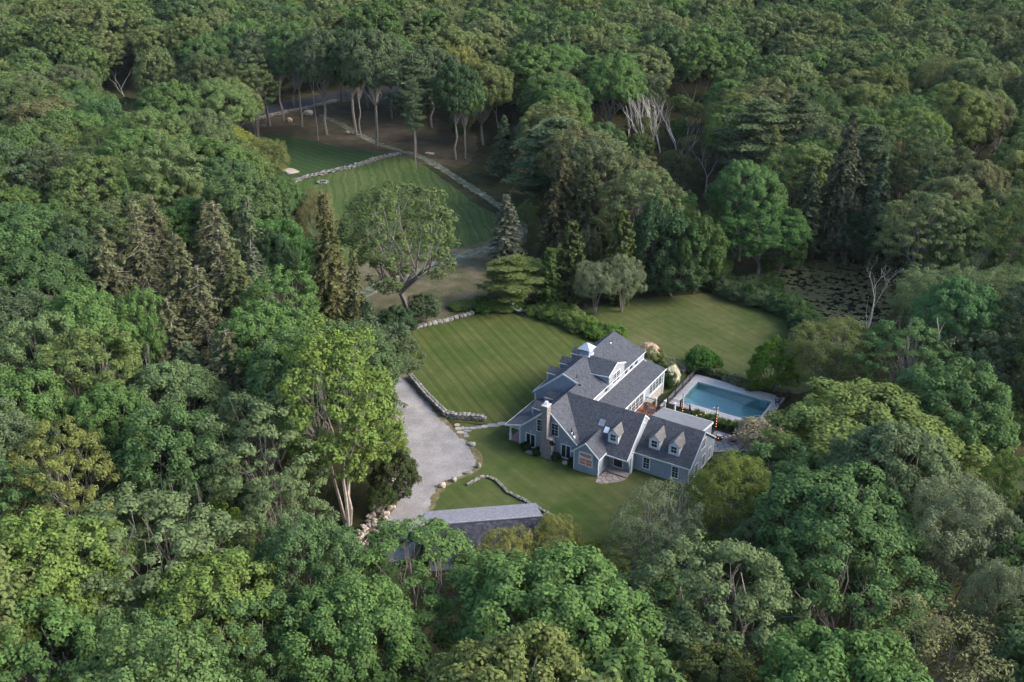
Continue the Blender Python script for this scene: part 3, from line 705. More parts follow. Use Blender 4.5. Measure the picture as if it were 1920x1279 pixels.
# entry door
dm = MB(); dm.box(-2.2, -1.03, .3, -1.05, -1.0, 2.35); ed = dm.build("entry_door", M["door"], house)
MB().box(-1.2, -1.07, 1.2, -1.15, -1.03, 1.35).build("handle", M["black"], ed)
t2 = MB()
for b in ((-2.3, -1.06, .18, -.95, -.99, .3), (-2.3, -1.05, .3, -2.2, -1.0, 2.45), (-1.05, -1.05, .3, -.95, -1.0, 2.45)): t2.box(*b)
t2.build("door_frame", M["trim"], house)
MB().box(-2.85, -2.35, 0, .2, -1.02, .16).build("entry_step", M["flagbrown"], house)
# porch
MB().box(-16.5, -2.45, .05, -14.92, 5.1, .25).build("porch_floor", M["porchfloor"], house)
for v in (-2.35, 1.2, 4.8):
    MB().box(-16.42, v - .09, .1, -16.24, v + .09, 2.25).box(-16.47, v - .14, .1, -16.19, v + .14, .55).box(-16.47, v - .14, .98, -16.19, v + .14, 1.08).box(-16.46, v - .13, .55, -16.2, v + .13, .98).build("porch_post", M["trim"], house)
MB().box(-16.5, -2.52, 2.08, -14.75, -2.42, 2.28).box(-16.44, -2.42, 2.08, -16.3, 5.1, 2.28).build("porch_beam", M["trim"], house)
# gable dormers (face -v) on A wing and right wing
def dormer_v(u0, u1, v0, zb, ze, zp, vr, rz, g="glass"):
    c = (u0 + u1) / 2
    o = MB().prism([(u0 + .03, v0, zb), (u1 - .03, v0, zb), (u1 - .03, v0, ze), (c, v0, zp - .03), (u0 + .03, v0, ze)], (0, .1, 0)).build("dormer", M["trim"], house)
    ov = .1
    for sgn, ue in ((-1, u0 - ov), (1, u1 + ov)):
        slope = (zp - ze) / (c - u0)
        zE = zp - slope * abs(ue - c)
        vE = vr - (zp - zE) / rz
        MB().prism([(c, v0 - .12, zp + .04), (ue, v0 - .12, zE + .04), (ue, vE, zE + .04), (c, vr, zp + .04)], (0, 0, -.07)).build("dormer_roof", M["roof_small"], o)
    for ue in (u0 + .03, u1 - .03):
        vb = v0 + (ze - zb) / rz
        MB().prism([(ue, v0 + .1, zb), (ue, vb + .1, ze), (ue, v0 + .1, ze)], (.06 if ue < c else -.06, 0, 0)).build("cheek", M["trimdim"], o)
    w_ = (u1 - u0) * .62
    window("v", v0, c - w_ / 2, c + w_ / 2, zb + .28, zb + 1.3, 2, 2, .09, g, name="dormer_window")
dormer_v(-3.1, -1.68, -1.2, 3.55, 4.78, 5.50, 1.02, .885, "glass")
dormer_v(1.50, 2.93, .70, 3.2, 4.5, 5.2, 3.36, .745)
dormer_v(4.05, 5.48, .70, 3.2, 4.5, 5.2, 3.36, .745)
# dormers facing -u on the left slopes
def dormer_u(uf, v0, wd, slope, zf):
    zb = zf(uf); ze = zb + 1.12; v1 = v0 + wd; c = (v0 + v1) / 2; zp = ze + .62
    ub = uf + (ze - zb) / slope; ur = uf + (zp - zb) / slope
    o = MB().prism([(uf, v0, zb), (uf, v1, zb), (uf, v1, ze), (uf, c, zp), (uf, v0, ze)], (.08, 0, 0)).build("dormer", M["siding"], house)
    for vv, s in ((v0, 1), (v1, -1)):
        MB().prism([(uf + .08, vv, zb), (ub, vv, ze), (uf + .08, vv, ze)], (0, .06 * s, 0)).build("cheek", M["siding"], o)
        ve = vv - .1 * s
        MB().prism([(uf - .1, c, zp + .05), (uf - .1, ve, ze - .02), (ub - .05, ve, ze - .02), (ur, c, zp + .05)], (0, 0, -.07)).build("dormer_roof", M["roof"], o)
    MB().prism([(uf - .1, v0 - .16, ze + .0), (ub - .02, v0 - .16, ze + .0), (ub - .1, v0 - .16, ze - .12), (uf - .1, v0 - .16, ze - .12)], (0, .05, 0)).box(uf - .06, v0 - .13, zb, uf + .07, v0, ze - .04).build("dormer_trim", M["trim"], o)
for v in (8.1, 11.5, 14.9): dormer_u(-16.9, v, 1.6, .87, bl)
dormer_u(-14.45, .1, 1.6, .895, gl); dormer_u(-14.45, 3.3, 1.5, .895, gl)
# chimney
ch = MB(); ch.box(-11.2, -3.7, 0, -9.55, -2.5, 2.6)
ch.prism([(-11.2, -3.7, 2.6), (-9.55, -3.7, 2.6), (-9.75, -3.7, 2.95), (-10.98, -3.7, 2.95)], (0, 1.2, 0))
ch.box(-11.0, -3.68, 2.9, -10.25, -2.75, 7.35).build("chimney", M["chimney"], house)
MB().box(-11.06, -3.74, 7.35, -10.19, -2.69, 7.47).build("chimney_cap", M["coping"], house)
MB().bar((-10.6, -3.2, 7.47), (-10.6, -3.2, 7.8), .13, 10).bar((-10.6, -3.2, 7.8), (-10.6, -3.2, 7.88), .2, 10).build("flue", M["trim"], house)
MB().prism([(-9.85, -3.76, 2.55), (-9.45, -3.76, 3.0), (-9.0, -3.76, 2.6), (-9.4, -3.76, 2.1)], (0, .1, 0)).build("dark_panel", M["black"], house)
# cupola
cu = MB().box(-13.55, 10.95, 6.6, -12.25, 12.25, 8.25).build("cupola", M["siding"], house)
MB().box(-13.62, 10.88, 7.25, -12.18, 12.32, 7.42).build("cupola_base", M["trim"], cu)
c2 = MB(); a_ = [(-13.85, 10.65, 8.3), (-11.95, 10.65, 8.3), (-11.95, 12.55, 8.3), (-13.85, 12.55, 8.3)]
c2.add(a_ + [(-12.9, 11.6, 9.1)], [(0, 1, 4), (1, 2, 4), (2, 3, 4), (3, 0, 4), (3, 2, 1, 0)]).build("cupola_roof", M["metal"], cu)
MB().box(-13.6, 10.92, 8.05, -12.2, 10.94, 8.24).box(-12.24, 10.95, 8.05, -12.22, 12.25, 8.24).build("louver_band", M["black"], cu)
# skylights, vents, lamps
def onA(u, v, dz=0): return (u, v, az(v) + dz)
for (u0, u1, v0, v1, mm) in ((-5.1, -4.37, .03, .65, "skylight"), (-4.08, -3.48, -.49, .07, "white_lens")):
    MB().prism([onA(u0, v0, .06), onA(u1, v0, .06), onA(u1, v1, .06), onA(u0, v1, .06)], (0, 0, -.06)).build("skylight", M[mm], house)
for (u, v, h) in ((-7.6, -2.2, .75), (-7.25, -2.3, .65), ):
    z = gz(u); MB().bar((u, v, z - .1), (u, v, z + h), .07, 8).build("vent_pipe", M["black"], house); MB().bar((u + .15, v - .1, z - .1), (u + .15, v - .1, z + .15), .16, 8).build("vent_flashing", M["white_lens"], house)
for (u, v, h, m_) in ((-11.9, 16.8, .12, "white_lens"), (-11.95, 17.0, .3, "black"), (-11.3, 5.9, .5, "black"), (-10.3, 4.9, .18, "black"), (-5.2, 5.6, .45, "black")):
    z = br(u) if u < -8 else 3.88; MB().bar((u, v, z - .1), (u, v, z + h), .13 if h < .2 else .06, 8).build("roof_vent", M[m_], house)
for (u, v, z) in ((.24, 1.9, 5.6), (.24, -.9, 2.9)):
    MB().box(u, v - .1, z, u + .1, v + .1, z + .12).build("flood_lamp", M["white_lens"], house)
for (u, z) in ((-13.2, 2.5), (-8.0, 2.5)): MB().bar((u, -2.52, z), (u, -2.75, z + .12), .04, 6).build("door_lamp", M["white_lens"], house)
# rear deck
dk = MB()
v = 6.2
while v < 13.3:
    dk.box(-4.84, v, 1.4, -.3, v + .13, 1.45); v += .142
dko = dk.build("deck_boards", M["deckwood"], house); dko["kind"] = "stuff"
MB().box(-4.8, 6.2, 1.15, -.35, 13.3, 1.4).build("deck_frame", M["bronze"], house)
for u in (-3.13, -1.82, -.41):
    MB().box(u - .1, 13.2, 1.2, u + .1, 13.4, 2.55).box(u - .14, 13.16, 2.55, u + .14, 13.44, 2.66).build("deck_post", M["trim"], house)
for a, b in ((-4.7, -3.2), (-3.03, -1.92), (-1.72, -.5)):
    r = MB().box(a, 13.27, 2.3, b, 13.33, 2.36).box(a, 13.27, 1.55, b, 13.33, 1.6); k = a + .1
    while k < b: r.box(k, 13.285, 1.6, k + .025, 13.315, 2.3); k += .13
    r.build("deck_railing", M["black"], house)
# picnic-style dark table with chairs on the deck
def furniture_table():
    t_ = empty("patio_table", (-2.7, 10.6, 1.45)); tag(t_, "small dark round table on the cedar deck behind the house", "table")
    MB().bar((0, 0, .68), (0, 0, .73), .55, 16).build("tabletop", M["bronze"], t_)
    for k in range(4):
        a = k * math.pi / 2 + .4; MB().bar((.45 * math.cos(a), .45 * math.sin(a), 0), (.1 * math.cos(a), .1 * math.sin(a), .68), .035, 6).build("leg", M["bronze"], t_)
furniture_table()
def chair(x, y, z, rz, label, group=None, m="bronze"):
    t_ = empty("patio_chair", (x, y, z), rz); tag(t_, label, "chair", group)
    s_ = MB()
    for k in range(4): s_.box(-.26, -.26 + k * .135, .40, .26, -.26 + k * .135 + .11, .43)
    s_.build("seat", M[m], t_)
    b_ = MB()
    for k in range(4): b_.prism([(-.26 + k * .135, .26, .45), (-.15 + k * .135, .26, .45), (-.15 + k * .135, .42, 1.05), (-.26 + k * .135, .42, 1.05)], (0, .03, 0))
    b_.build("backrest", M[m], t_)
    for sx in (-1, 1):
        for sy in (-1, 1): MB().box(sx * .26 - .03, sy * .26 - .03, 0, sx * .26 + .03, sy * .26 + .03, .62 if True else .4).build("leg", M[m], t_)
        MB().box(sx * .27 - .06, -.32, .62, sx * .27 + .06, .3, .65).build("armrest", M[m], t_)
chair(-3.6, 11.3, 1.45, .9, "dark patio chair on the deck nearest the sunroom doors", "dark chairs round the deck table")
chair(-2.2, 11.5, 1.45, -.3, "dark patio chair on the deck at the far side of the table", "dark chairs round the deck table")
chair(-1.75, 10.1, 1.45, -1.9, "dark patio chair on the deck beside the flat roof", "dark chairs round the deck table")
chair(9.7, 26.1, .1, -.5, "dark wooden lounge chair at the far right corner of the pool deck", None)
chair(10.0, 24.6, .1, -1.1, "second dark wooden chair by the right pool fence, nearer the camera", None)
# bench on the grass
bn = empty("bench", (-5.14, 26.6, 0), -.35); tag(bn, "weathered grey wooden bench on the grass behind the sunroom", "bench")
MB().box(-.8, -.25, .42, .8, .25, .47).build("seat", M["greywood"], bn)
b_ = MB()
for k in range(9): b_.box(-.78 + k * .185, .22, .5, -.68 + k * .185, .26, .85)
b_.box(-.8, .21, .85, .8, .27, .95); b_.build("backrest", M["greywood"], bn)
for sx in (-.75, .75):
    for sy in (-.2, .22): MB().box(sx - .04, sy - .04, 0, sx + .04, sy + .04, .62).build("leg", M["greywood"], bn)
    MB().box(sx - .05, -.27, .62, sx + .05, .24, .66).build("armrest", M["greywood"], bn)

# ---------------------------------------------------------------- pool
pool = empty("swimming_pool", (0, 0, 0)); tag(pool, "rectangular blue swimming pool set in a pale concrete deck behind the house", "swimming pool")
X0, Y0, X1, Y1 = POOL
sh = MB()
# slanted floor, inner walls
sh.add([(X0, Y0, -1.1), (X1, Y0, -1.9), (X1, Y1, -1.9), (X0, Y1, -1.1), (X0, Y0, .02), (X1, Y0, .02), (X1, Y1, .02), (X0, Y1, .02)], [(0, 1, 2, 3), (0, 4, 5, 1), (1, 5, 6, 2), (2, 6, 7, 3), (3, 7, 4, 0)])
sh.build("pool_shell", M["poolshell"], pool)
MB().add([(X0, Y0, -.12), (X1, Y0, -.12), (X1, Y1, -.12), (X0, Y1, -.12)], [(0, 1, 2, 3)]).build("water_surface", M["water"], pool)
for k in range(3):
    r = 1.9 - k * .5; pts = [(X0, Y0, -.22 - k * .25)] + [(X0 + r * math.sin(a), Y0 + r * math.cos(a), -.22 - k * .25) for a in [i * math.pi / 16 for i in range(9)]]
    MB().prism(pts[::-1], (0, 0, -.3)).build("pool_step", M["poolstep"], pool)
cp = MB(); c = .32
cp.box(X0 - c, Y0 - c, .0, X1 + c, Y0, .10); cp.box(X0 - c, Y1, .0, X1 + c, Y1 + c, .10); cp.box(X0 - c, Y0, .0, X0, Y1, .10); cp.box(X1, Y0, .0, X1 + c, Y1, .10)
cp.build("coping", M["coping"], pool)
DX0, DY0, DX1, DY1 = -2.95, 17.0, 10.45, 27.0
def slab_grid(x0, y0, x1, y1, nx, ny):
    for i in range(nx):
        for j in range(ny):
            a, b = x0 + (x1 - x0) * i / nx, x0 + (x1 - x0) * (i + 1) / nx; c_, d_ = y0 + (y1 - y0) * j / ny, y0 + (y1 - y0) * (j + 1) / ny
            MB().box(a + .012, c_ + .012, 0, b - .012, d_ - .012, .085 + RR.uniform(-.003, .003)).build("deck_slab", M["concrete"], pool)
slab_grid(DX0, DY0, DX1, Y0 - c, 8, 1); slab_grid(DX0, Y1 + c, DX1, DY1, 8, 1); slab_grid(DX0, Y0 - c, X0 - c, Y1 + c, 1, 5); slab_grid(X1 + c, Y0 - c, DX1, Y1 + c, 1, 5)
MB().box(7.6, Y1 - .35, -1.0, 8.5, Y1 - .02, -.16).build("pool_ledge", M["poolstep"], pool)
for s_ in (0, .55):
    m_ = MB(); P0 = [(X0 - .75, 20.0 + s_, .1), (X0 - .7, 20.0 + s_, .85), (X0 + .1, 20.0 + s_, .95), (X0 + .45, 20.0 + s_, .3), (X0 + .45, 20 + s_, -.3)]
    for a, b in zip(P0, P0[1:]): m_.bar(a, b, .025, 6)
    m_.build("handrail", M["metal"], pool)
tag(MB().box(-3.42, 14.2, 0, -3.15, 27.2, .32).build("garden_curb", M["coping"]), "long low pale curb along the outer left side of the pool fence", "curb")
# fences
def fence(label, pts, h=1.3, spacing=2.4):
    r = empty("metal_fence", (pts[0][0], pts[0][1], 0)); tag(r, label, "fence", "black metal fence runs round the pool"); ox, oy = pts[0]
    for (a, b) in zip(pts, pts[1:]):
        a = Vector(a) - Vector((ox, oy)); b = Vector(b) - Vector((ox, oy)); n = max(1, round((b - a).length / spacing)); d_ = (b - a).normalized()
        for i in range(n):
            p, q = a.lerp(b, i / n), a.lerp(b, (i + 1) / n)
            MB().box(p.x - .05, p.y - .05, 0, p.x + .05, p.y + .05, h + .08).build("fence_post", M["black"], r)
            m_ = MB()
            for z in (.12, h - .18, h): m_.bar((p.x, p.y, z), (q.x, q.y, z), .022, 4)
            L = (q - p).length; k = .12
            while k < L - .05:
                t = p + d_ * k; m_.box(t.x - .009, t.y - .009, .1, t.x + .009, t.y + .009, h); k += .115
            m_.build("fence_panel", M["black"], r)
        MB().box(b.x - .05, b.y - .05, 0, b.x + .05, b.y + .05, h + .08).build("fence_post", M["black"], r)
fence("black metal fence on the house side of the pool deck", [(-2.75, 16.4), (-2.75, 27.05)], 1.32, 2.6)
fence("black metal fence behind the far side of the pool", [(-2.7, 27.05), (10.7, 27.05)], 1.3, 2.3)
fence("black metal fence at the right end of the pool deck", [(10.95, 27.0), (10.95, 18.0)], 1.3, 2.5)
fence("black metal fence between the flagstone patio and the grasses", [(0.8, 15.8), (1.6, 14.35), (11.0, 14.3)], 1.3, 2.9)
fence("short black gate section beside the deck steps", [(-2.7, 16.4), (-.9, 16.55)], 1.3, 1.8)
fence("open black gate leaf near the pool steps", [(-.85, 16.6), (.72, 15.85)], 1.5, 1.8)
# string lights
def string_lights(label, pts, nb, poles=(), sag=.25):
    r = empty("string_lights", (pts[0][0], pts[0][1], 0)); tag(r, label, "string lights"); o_ = Vector(pts[0]); o_.z = 0
    cab = MB(); P_ = [Vector(p) - Vector((o_.x, o_.y, 0)) for p in pts]; tot = sum((b - a).length for a, b in zip(P_, P_[1:]))
    for a, b in zip(P_, P_[1:]):
        n = 8; L = (b - a).length; k = max(1, round(nb * L / tot)); hor = Vector((b.x - a.x, b.y - a.y)).length
        cur = [a.lerp(b, i / n) - Vector((0, 0, sag * math.sin(math.pi * i / n) if hor > .5 else 0)) for i in range(n + 1)]
        for p, q in zip(cur, cur[1:]): cab.bar(p, q, .012, 4)
        for i in range(k):
            t = (i + .5) / k; p = a.lerp(b, t) - Vector((0, 0, (sag * math.sin(math.pi * t) if hor > .5 else 0) + .08))
            if hor < .5: p += Vector((.06, 0, 0))
            MB().bar(p + Vector((0, 0, .06)), p - Vector((0, 0, .06)), .036, 8, .026).build("bulb", M["bulb"], r)
    cab.build("cable", M["black"], r)
for x, y, h, lab in ((5.05, 14.2, 3.6, "tall black pole carrying string lights at the patio fence"), (-.3, 15.7, 3.0, "black light pole beside the pool gate"), (11.6, 13.6, 3.4, "light pole standing inside the pale bush")):
    tag(MB().bar((x, y, 0), (x, y, h), .04, 8).build("light_pole", M["black"]), lab, "pole")
string_lights("warm bulbs wound down the tall pole by the patio fence", [(5.12, 14.15, 3.5), (5.12, 14.15, .3)], 8)
string_lights("warm bulbs hanging from the flat roof to the tall pole", [(3.2, 7.9, 4.75), (4.95, 14.15, 3.5)], 7, sag=.6)
string_lights("warm bulbs strung over the patio to the pale bush", [(6.9, 9.6, 1.6), (11.5, 13.55, 3.3)], 12, sag=.3)
string_lights("warm bulbs wound down the pole beside the pool gate", [(-.22, 15.66, 2.9), (-.22, 15.66, .3)], 7)
# fire pit and barrel
fp = empty("fire_pit", (8.25, 12.26, 0)); tag(fp, "round reddish fire pit set into the grey flagstone patio", "fire pit")
for k in range(16):
    a = k / 16 * 2 * math.pi; link("stone", ROCK["fieldstone"][k % 6], fp, (.72 * math.cos(a), .72 * math.sin(a), .1), (0, 0, a), (.26, .30, .2))
MB().bar((0, 0, .0), (0, 0, .085), .6, 20).build("ash_bed", M["rust"], fp)
MB().bar((-.3, -.2, .13), (.3, .2, .16), .06, 6).bar((-.25, .25, .15), (.28, -.2, .18), .06, 6).build("log", M["bronze"], fp)
bt = empty("barrel_tub", (6.55, 11.9, .06)); tag(bt, "dark half barrel with pale lid near the corner of the right wing", "barrel")
b_ = MB()
for k in range(14):
    a = k / 14 * 2 * math.pi; c_, s_ = math.cos(a), math.sin(a); n_ = Vector((-s_, c_, 0)) * .09
    p, q, t_ = Vector((c_ * .38, s_ * .38, 0)), Vector((c_ * .46, s_ * .46, .35)), Vector((c_ * .42, s_ * .42, .7))
    b_.prism([p - n_, p + n_, q + n_, q - n_], (c_ * -.04, s_ * -.04, 0)); b_.prism([q - n_, q + n_, t_ + n_, t_ - n_], (c_ * -.04, s_ * -.04, 0))
b_.build("stave", M["bronze"], bt); MB().bar((0, 0, .62), (0, 0, .68), .4, 14).build("lid", M["coping"], bt)
# old fire ring in the field
fr = empty("fire_ring", (*gp(605, 343), 0)); tag(fr, "ring of pale stones around an old fire in the back field", "fire ring")
for k in range(12):
    a = k / 12 * 2 * math.pi; link("stone", ROCK["fieldstone"][k % 6], fr, (1.1 * math.cos(a), 1.1 * math.sin(a), .2), (0, 0, a), (.5, .6, .5))
# hammock
hx, hy = gp(975, 588)
hm = empty("hammock", (hx, hy, 0), -.2); tag(hm, "grey hammock slung on a stand at the top edge of the side lawn", "hammock")
n = 8; cl = MB()
def hz(t): return .55 + 1.1 * (2 * t - 1) ** 2 * .7
V = []
for i in range(n + 1):
    t = i / n; x = -1.7 + 3.4 * t; wdt = .62 * (1 - abs(2 * t - 1) ** 3 * .8)
    for y_ in (-1, -.5, 0, .5, 1): V.append((x, y_ * wdt, hz(t) + .12 * abs(y_)))
for dz, fl in ((0, 1), (-.02, -1)):
    cl.add([(a, b, c_ + dz) for a, b, c_ in V], [tuple((i * 5 + j, (i + 1) * 5 + j, (i + 1) * 5 + j + 1, i * 5 + j + 1)[::fl]) for i in range(n) for j in range(4)])
cl.build("hammock_cloth", M["metal"], hm)
st = MB(); st.bar((-1.5, 0, .05), (1.5, 0, .05), .05); st.bar((-1.5, 0, .05), (-2.2, 0, 1.35), .05); st.bar((1.5, 0, .05), (2.2, 0, 1.35), .05); st.bar((-2.2, 0, 1.33), (-1.7, 0, hz(0)), .015); st.bar((2.2, 0, 1.33), (1.7, 0, hz(1)), .015)
st.box(-1.5, -.6, 0, -1.4, .6, .06); st.box(1.4, -.6, 0, 1.5, .6, .06); st.build("stand", M["greywood"], hm)
# garden fence bits behind the house
gf = empty("garden_rail", (*gp(1232, 674), 0), -.2); tag(gf, "short weathered post and rail behind the sunroom flower bed", "fence")
MB().box(-.08, -.08, 0, .08, .08, 1.2).build("post", M["greywood"], gf); MB().box(2.9, -.08, 0, 3.06, .08, 1.2).build("post", M["greywood"], gf); MB().bar((0, 0, 1.1), (3.0, 0, 1.1), .05).build("rail", M["greywood"], gf)

# ---------------------------------------------------------------- BARN
bd = Vector((9.39, 7.68, 0)).normalized(); bnv = Vector((-bd.y, bd.x, 0))
barn = empty("barn", (-10.82, -27.83, 0), math.atan2(bd.y, bd.x)); tag(barn, "long barn with pale upper roof and dark slate shingled lower slope behind the treetops", "barn")
L = 12.1
MB().prism([(-.15, -.05, 5.0), (L + .15, -.05, 5.0), (L + .15, 4.35, 3.55), (-.15, 4.35, 3.55)], (0, 0, -.15)).build("roof", M["barn_roof"], barn)
MB().box(-.18, -.16, 4.97, L + .18, .1, 5.08).build("ridge_cap", M["barn_roof"], barn)
MB().prism([(0, -.1, 4.85), (L, -.1, 4.85), (L, -1.5, 1.15), (0, -1.5, 1.15)], (0, .2, -.1)).build("lower_roof", M["barn_shingle"], barn)
MB().prism([(.1, 0, 0), (.1, 4.1, 0), (.1, 4.1, 3.5), (.1, 0, 4.8), (.1, -1.35, 1.2), (.1, -1.35, 0)], (.15, 0, 0)).build("wall", M["siding"], barn)
MB().prism([(L - .1, 0, 0), (L - .1, 4.1, 0), (L - .1, 4.1, 3.5), (L - .1, 0, 4.8), (L - .1, -1.35, 1.2), (L - .1, -1.35, 0)], (-.15, 0, 0)).build("wall", M["siding"], barn)
MB().box(.2, 3.95, 0, L - .2, 4.1, 3.45).box(.2, -1.4, 0, L - .2, -1.25, 1.2).build("wall", M["siding"], barn)
rs = random.Random(8); cs = MB()
rows = 22
for r in range(rows):
    t0, t1 = r / rows, (r + 1.15) / rows; x = -rs.uniform(0, .3)
    while x < L:
        wd = rs.uniform(.2, .34); a, b = max(0, x), min(L, x + wd - .015)
        if b > a:
            zt, zb_ = 4.86 - t0 * 3.7, 4.86 - t1 * 3.7; yt, yb = -.12 - t0 * 1.4, -.12 - t1 * 1.4
            j = rs.uniform(.015, .05)
            cs.prism([(a, yt - .01, zt), (b, yt - .01, zt), (b, yb - j, zb_), (a, yb - j, zb_)], (0, .03, -.01))
        x += wd
def shingle_var():
    m, t, b = mat("slate_shingle_pieces"); gi = nd(t, "ShaderNodeNewGeometry")
    t.links.new(ramp(t, gi.outputs["Random Per Island"], [(0, (.026, .029, .043)), (.6, (.050, .055, .078)), (1, (.085, .09, .118))]), b.inputs["Base Color"]); b.inputs["Roughness"].default_value = .85; return m
so = cs.build("shingles", shingle_var(), barn); so["kind"] = "stuff"

# ---------------------------------------------------------------- FOLIAGE
def unit(a): return a / np.maximum(np.linalg.norm(a, axis=-1, keepdims=True), 1e-6)
def leaf_quads(rs, P, N, size, asp=.7):
    """rhombic leaves at P facing N"""
    n = len(P); t = unit(np.cross(N, unit(rs.normal(size=(n, 3)))))
    b = np.cross(N, t); s = (size * rs.uniform(.7, 1.3, (n, 1)))
    V = np.stack([P - t * s, P - b * s * asp + N * s * .12, P + t * s, P + b * s * asp + N * s * .12], 1)
    return V.reshape(-1, 3)
def crown_verts(seed, R, zc, hz, n_lobes, puffs, leaves, leaf, pr=(.55, 1.0), lr=.40, tight=.62, up=.32, asp=.7, top=-.35, flat=1.0):
    rs = np.random.RandomState(seed)
    k = np.arange(n_lobes) + .5
    zz = 1 - (1 - top) * k / n_lobes; ph = k * 2.39996 + rs.uniform(-.35, .35, n_lobes); rr = np.sqrt(np.maximum(0, 1 - zz ** 2))
    D = np.stack([rr * np.cos(ph), rr * np.sin(ph), zz], 1)
    LC = D * np.array([R, R, hz]) * tight * rs.uniform(.78, 1.15, (n_lobes, 1))
    LR = R * lr * rs.uniform(.75, 1.2, n_lobes)
    PP, PN, PRr = [], [], []
    for i in range(n_lobes):
        d = unit(rs.normal(size=(puffs, 3))); o = unit(LC[i] + np.array([0, 0, hz * .25]))
        d = d[(d @ o) > -.35]
        p = LC[i] + d * LR[i] * rs.uniform(.82, 1.08, (len(d), 1)) * np.array([1, 1, 1.0])
        keep = np.ones(len(p), bool)
        for j in range(n_lobes):
            if j != i: keep &= np.linalg.norm(p - LC[j], axis=1) > LR[j] * .72
        PP.append(p[keep]); PN.append(unit(d[keep] * .7 + o * .5 + np.array([0, 0, .35]))); PRr.append(rs.uniform(pr[0], pr[1], keep.sum()))
    PP = np.concatenate(PP); PN = np.concatenate(PN); PRr = np.concatenate(PRr)
    idx = np.repeat(np.arange(len(PP)), (leaves * (PRr / np.mean(PRr)) ** 2).astype(int) + 1)
    d = unit(rs.normal(size=(len(idx), 3)) + PN[idx] * .75)
    P = PP[idx] + d * (PRr[idx] * rs.uniform(.5, 1.08, len(idx)))[:, None] * np.array([1, 1, flat])
    N = unit(d + rs.normal(size=d.shape) * .35 + np.array([0, 0, up]))
    V = leaf_quads(rs, P, N, leaf, asp); V[:, 2] += zc
    return V, LC + np.array([0, 0, zc]), LR
def tubes(segs, n=5):
    V = []; 
    for p, q, r0, r1 in segs:
        d = q - p; L = np.linalg.norm(d)
        if L < 1e-4: continue
        d = d / L; t = np.array([0, 0, 1.]) if abs(d[2]) < .9 else np.array([1., 0, 0]); e = np.cross(d, t); e /= np.linalg.norm(e); f = np.cross(d, e)
        k = n if r0 > .05 else 3
        a = np.arange(k + 1) / k * 2 * math.pi
        ring = np.cos(a)[:, None] * e + np.sin(a)[:, None] * f
        A = p + ring * r0; B = q + ring * r1
        for i in range(k): V += [A[i], A[i + 1], B[i + 1], B[i]]
    return np.array(V)
def curve_seg(rs, p, q, r0, r1, n=3, wob=.08):
    p = np.array(p, float); q = np.array(q, float); L = np.linalg.norm(q - p); out = []; a = p
    for i in range(1, n + 1):
        b = p + (q - p) * i / n
        if i < n: b = b + rs.normal(size=3) * L * wob
        out.append((a, b, r0 + (r1 - r0) * (i - 1) / n, r0 + (r1 - r0) * i / n)); a = b
    return out
def broad(seed, H=20., R=6., base=.30, lobes=17, puffs=40, leaves=85, leaf=.17, stems=1, barkm="bark", mleaf="leaf", trunk_r=.30, **k):
    rs = np.random.RandomState(seed + 100)
    z0 = H * base; hz = (H - z0) / 2; zc = z0 + hz
    V, LC, LR = crown_verts(seed, R, zc, hz, lobes, puffs, leaves, leaf, **k)
    segs = []
    fork = H * (base * .8)
    if stems == 1:
        segs += curve_seg(rs, (0, 0, -.3), (rs.normal() * .3, rs.normal() * .3, fork), trunk_r, trunk_r * .75, 3, .03)
        f0 = segs[-1][1]
        for c, l in zip(LC, LR):
            if rs.rand() < .85: segs += curve_seg(rs, f0, c + (c - f0) * .1, trunk_r * .42, .05, 3, .06)
    else:
        K_ = 4 if stems == 3 else stems; main = []
        for k_ in range(K_):
            an = k_ * 2 * math.pi / K_ + rs.uniform(-.4, .4); o_ = np.array([math.cos(an), math.sin(an), 0])
            p0 = o_ * .22 + np.array([0, 0, -.2]); p1 = o_ * R * rs.uniform(.10, .2) + np.array([0, 0, H * rs.uniform(.30, .42)]); p2 = p1 + o_ * R * .16 + np.array([0, 0, H * .14])
            segs += curve_seg(rs, p0, p1, trunk_r * rs.uniform(.6, .8), trunk_r * .45, 4, .012) + curve_seg(rs, p1, p2, trunk_r * .45, trunk_r * .32, 2, .04); main.append((p1, p2))
        for c, l in zip(LC, LR):
            p1, p2 = min(main, key=lambda m_: np.linalg.norm((m_[0] - c)[:2])); f_ = rs.rand(); m = p1 * f_ + p2 * (1 - f_)
            e2 = c + np.array([0, 0, l * .4]); segs += curve_seg(rs, m, e2, trunk_r * .26, .03, 3, .07)
            for _ in range(3): segs += curve_seg(rs, m + (c - m) * rs.uniform(.3, .8), c + rs.normal(size=3) * l * .35, .05, .018, 2, .06)
    return (mesh_np("crown", V, None, M[mleaf]), mesh_np("trunk", tubes(segs), None, M[barkm]))
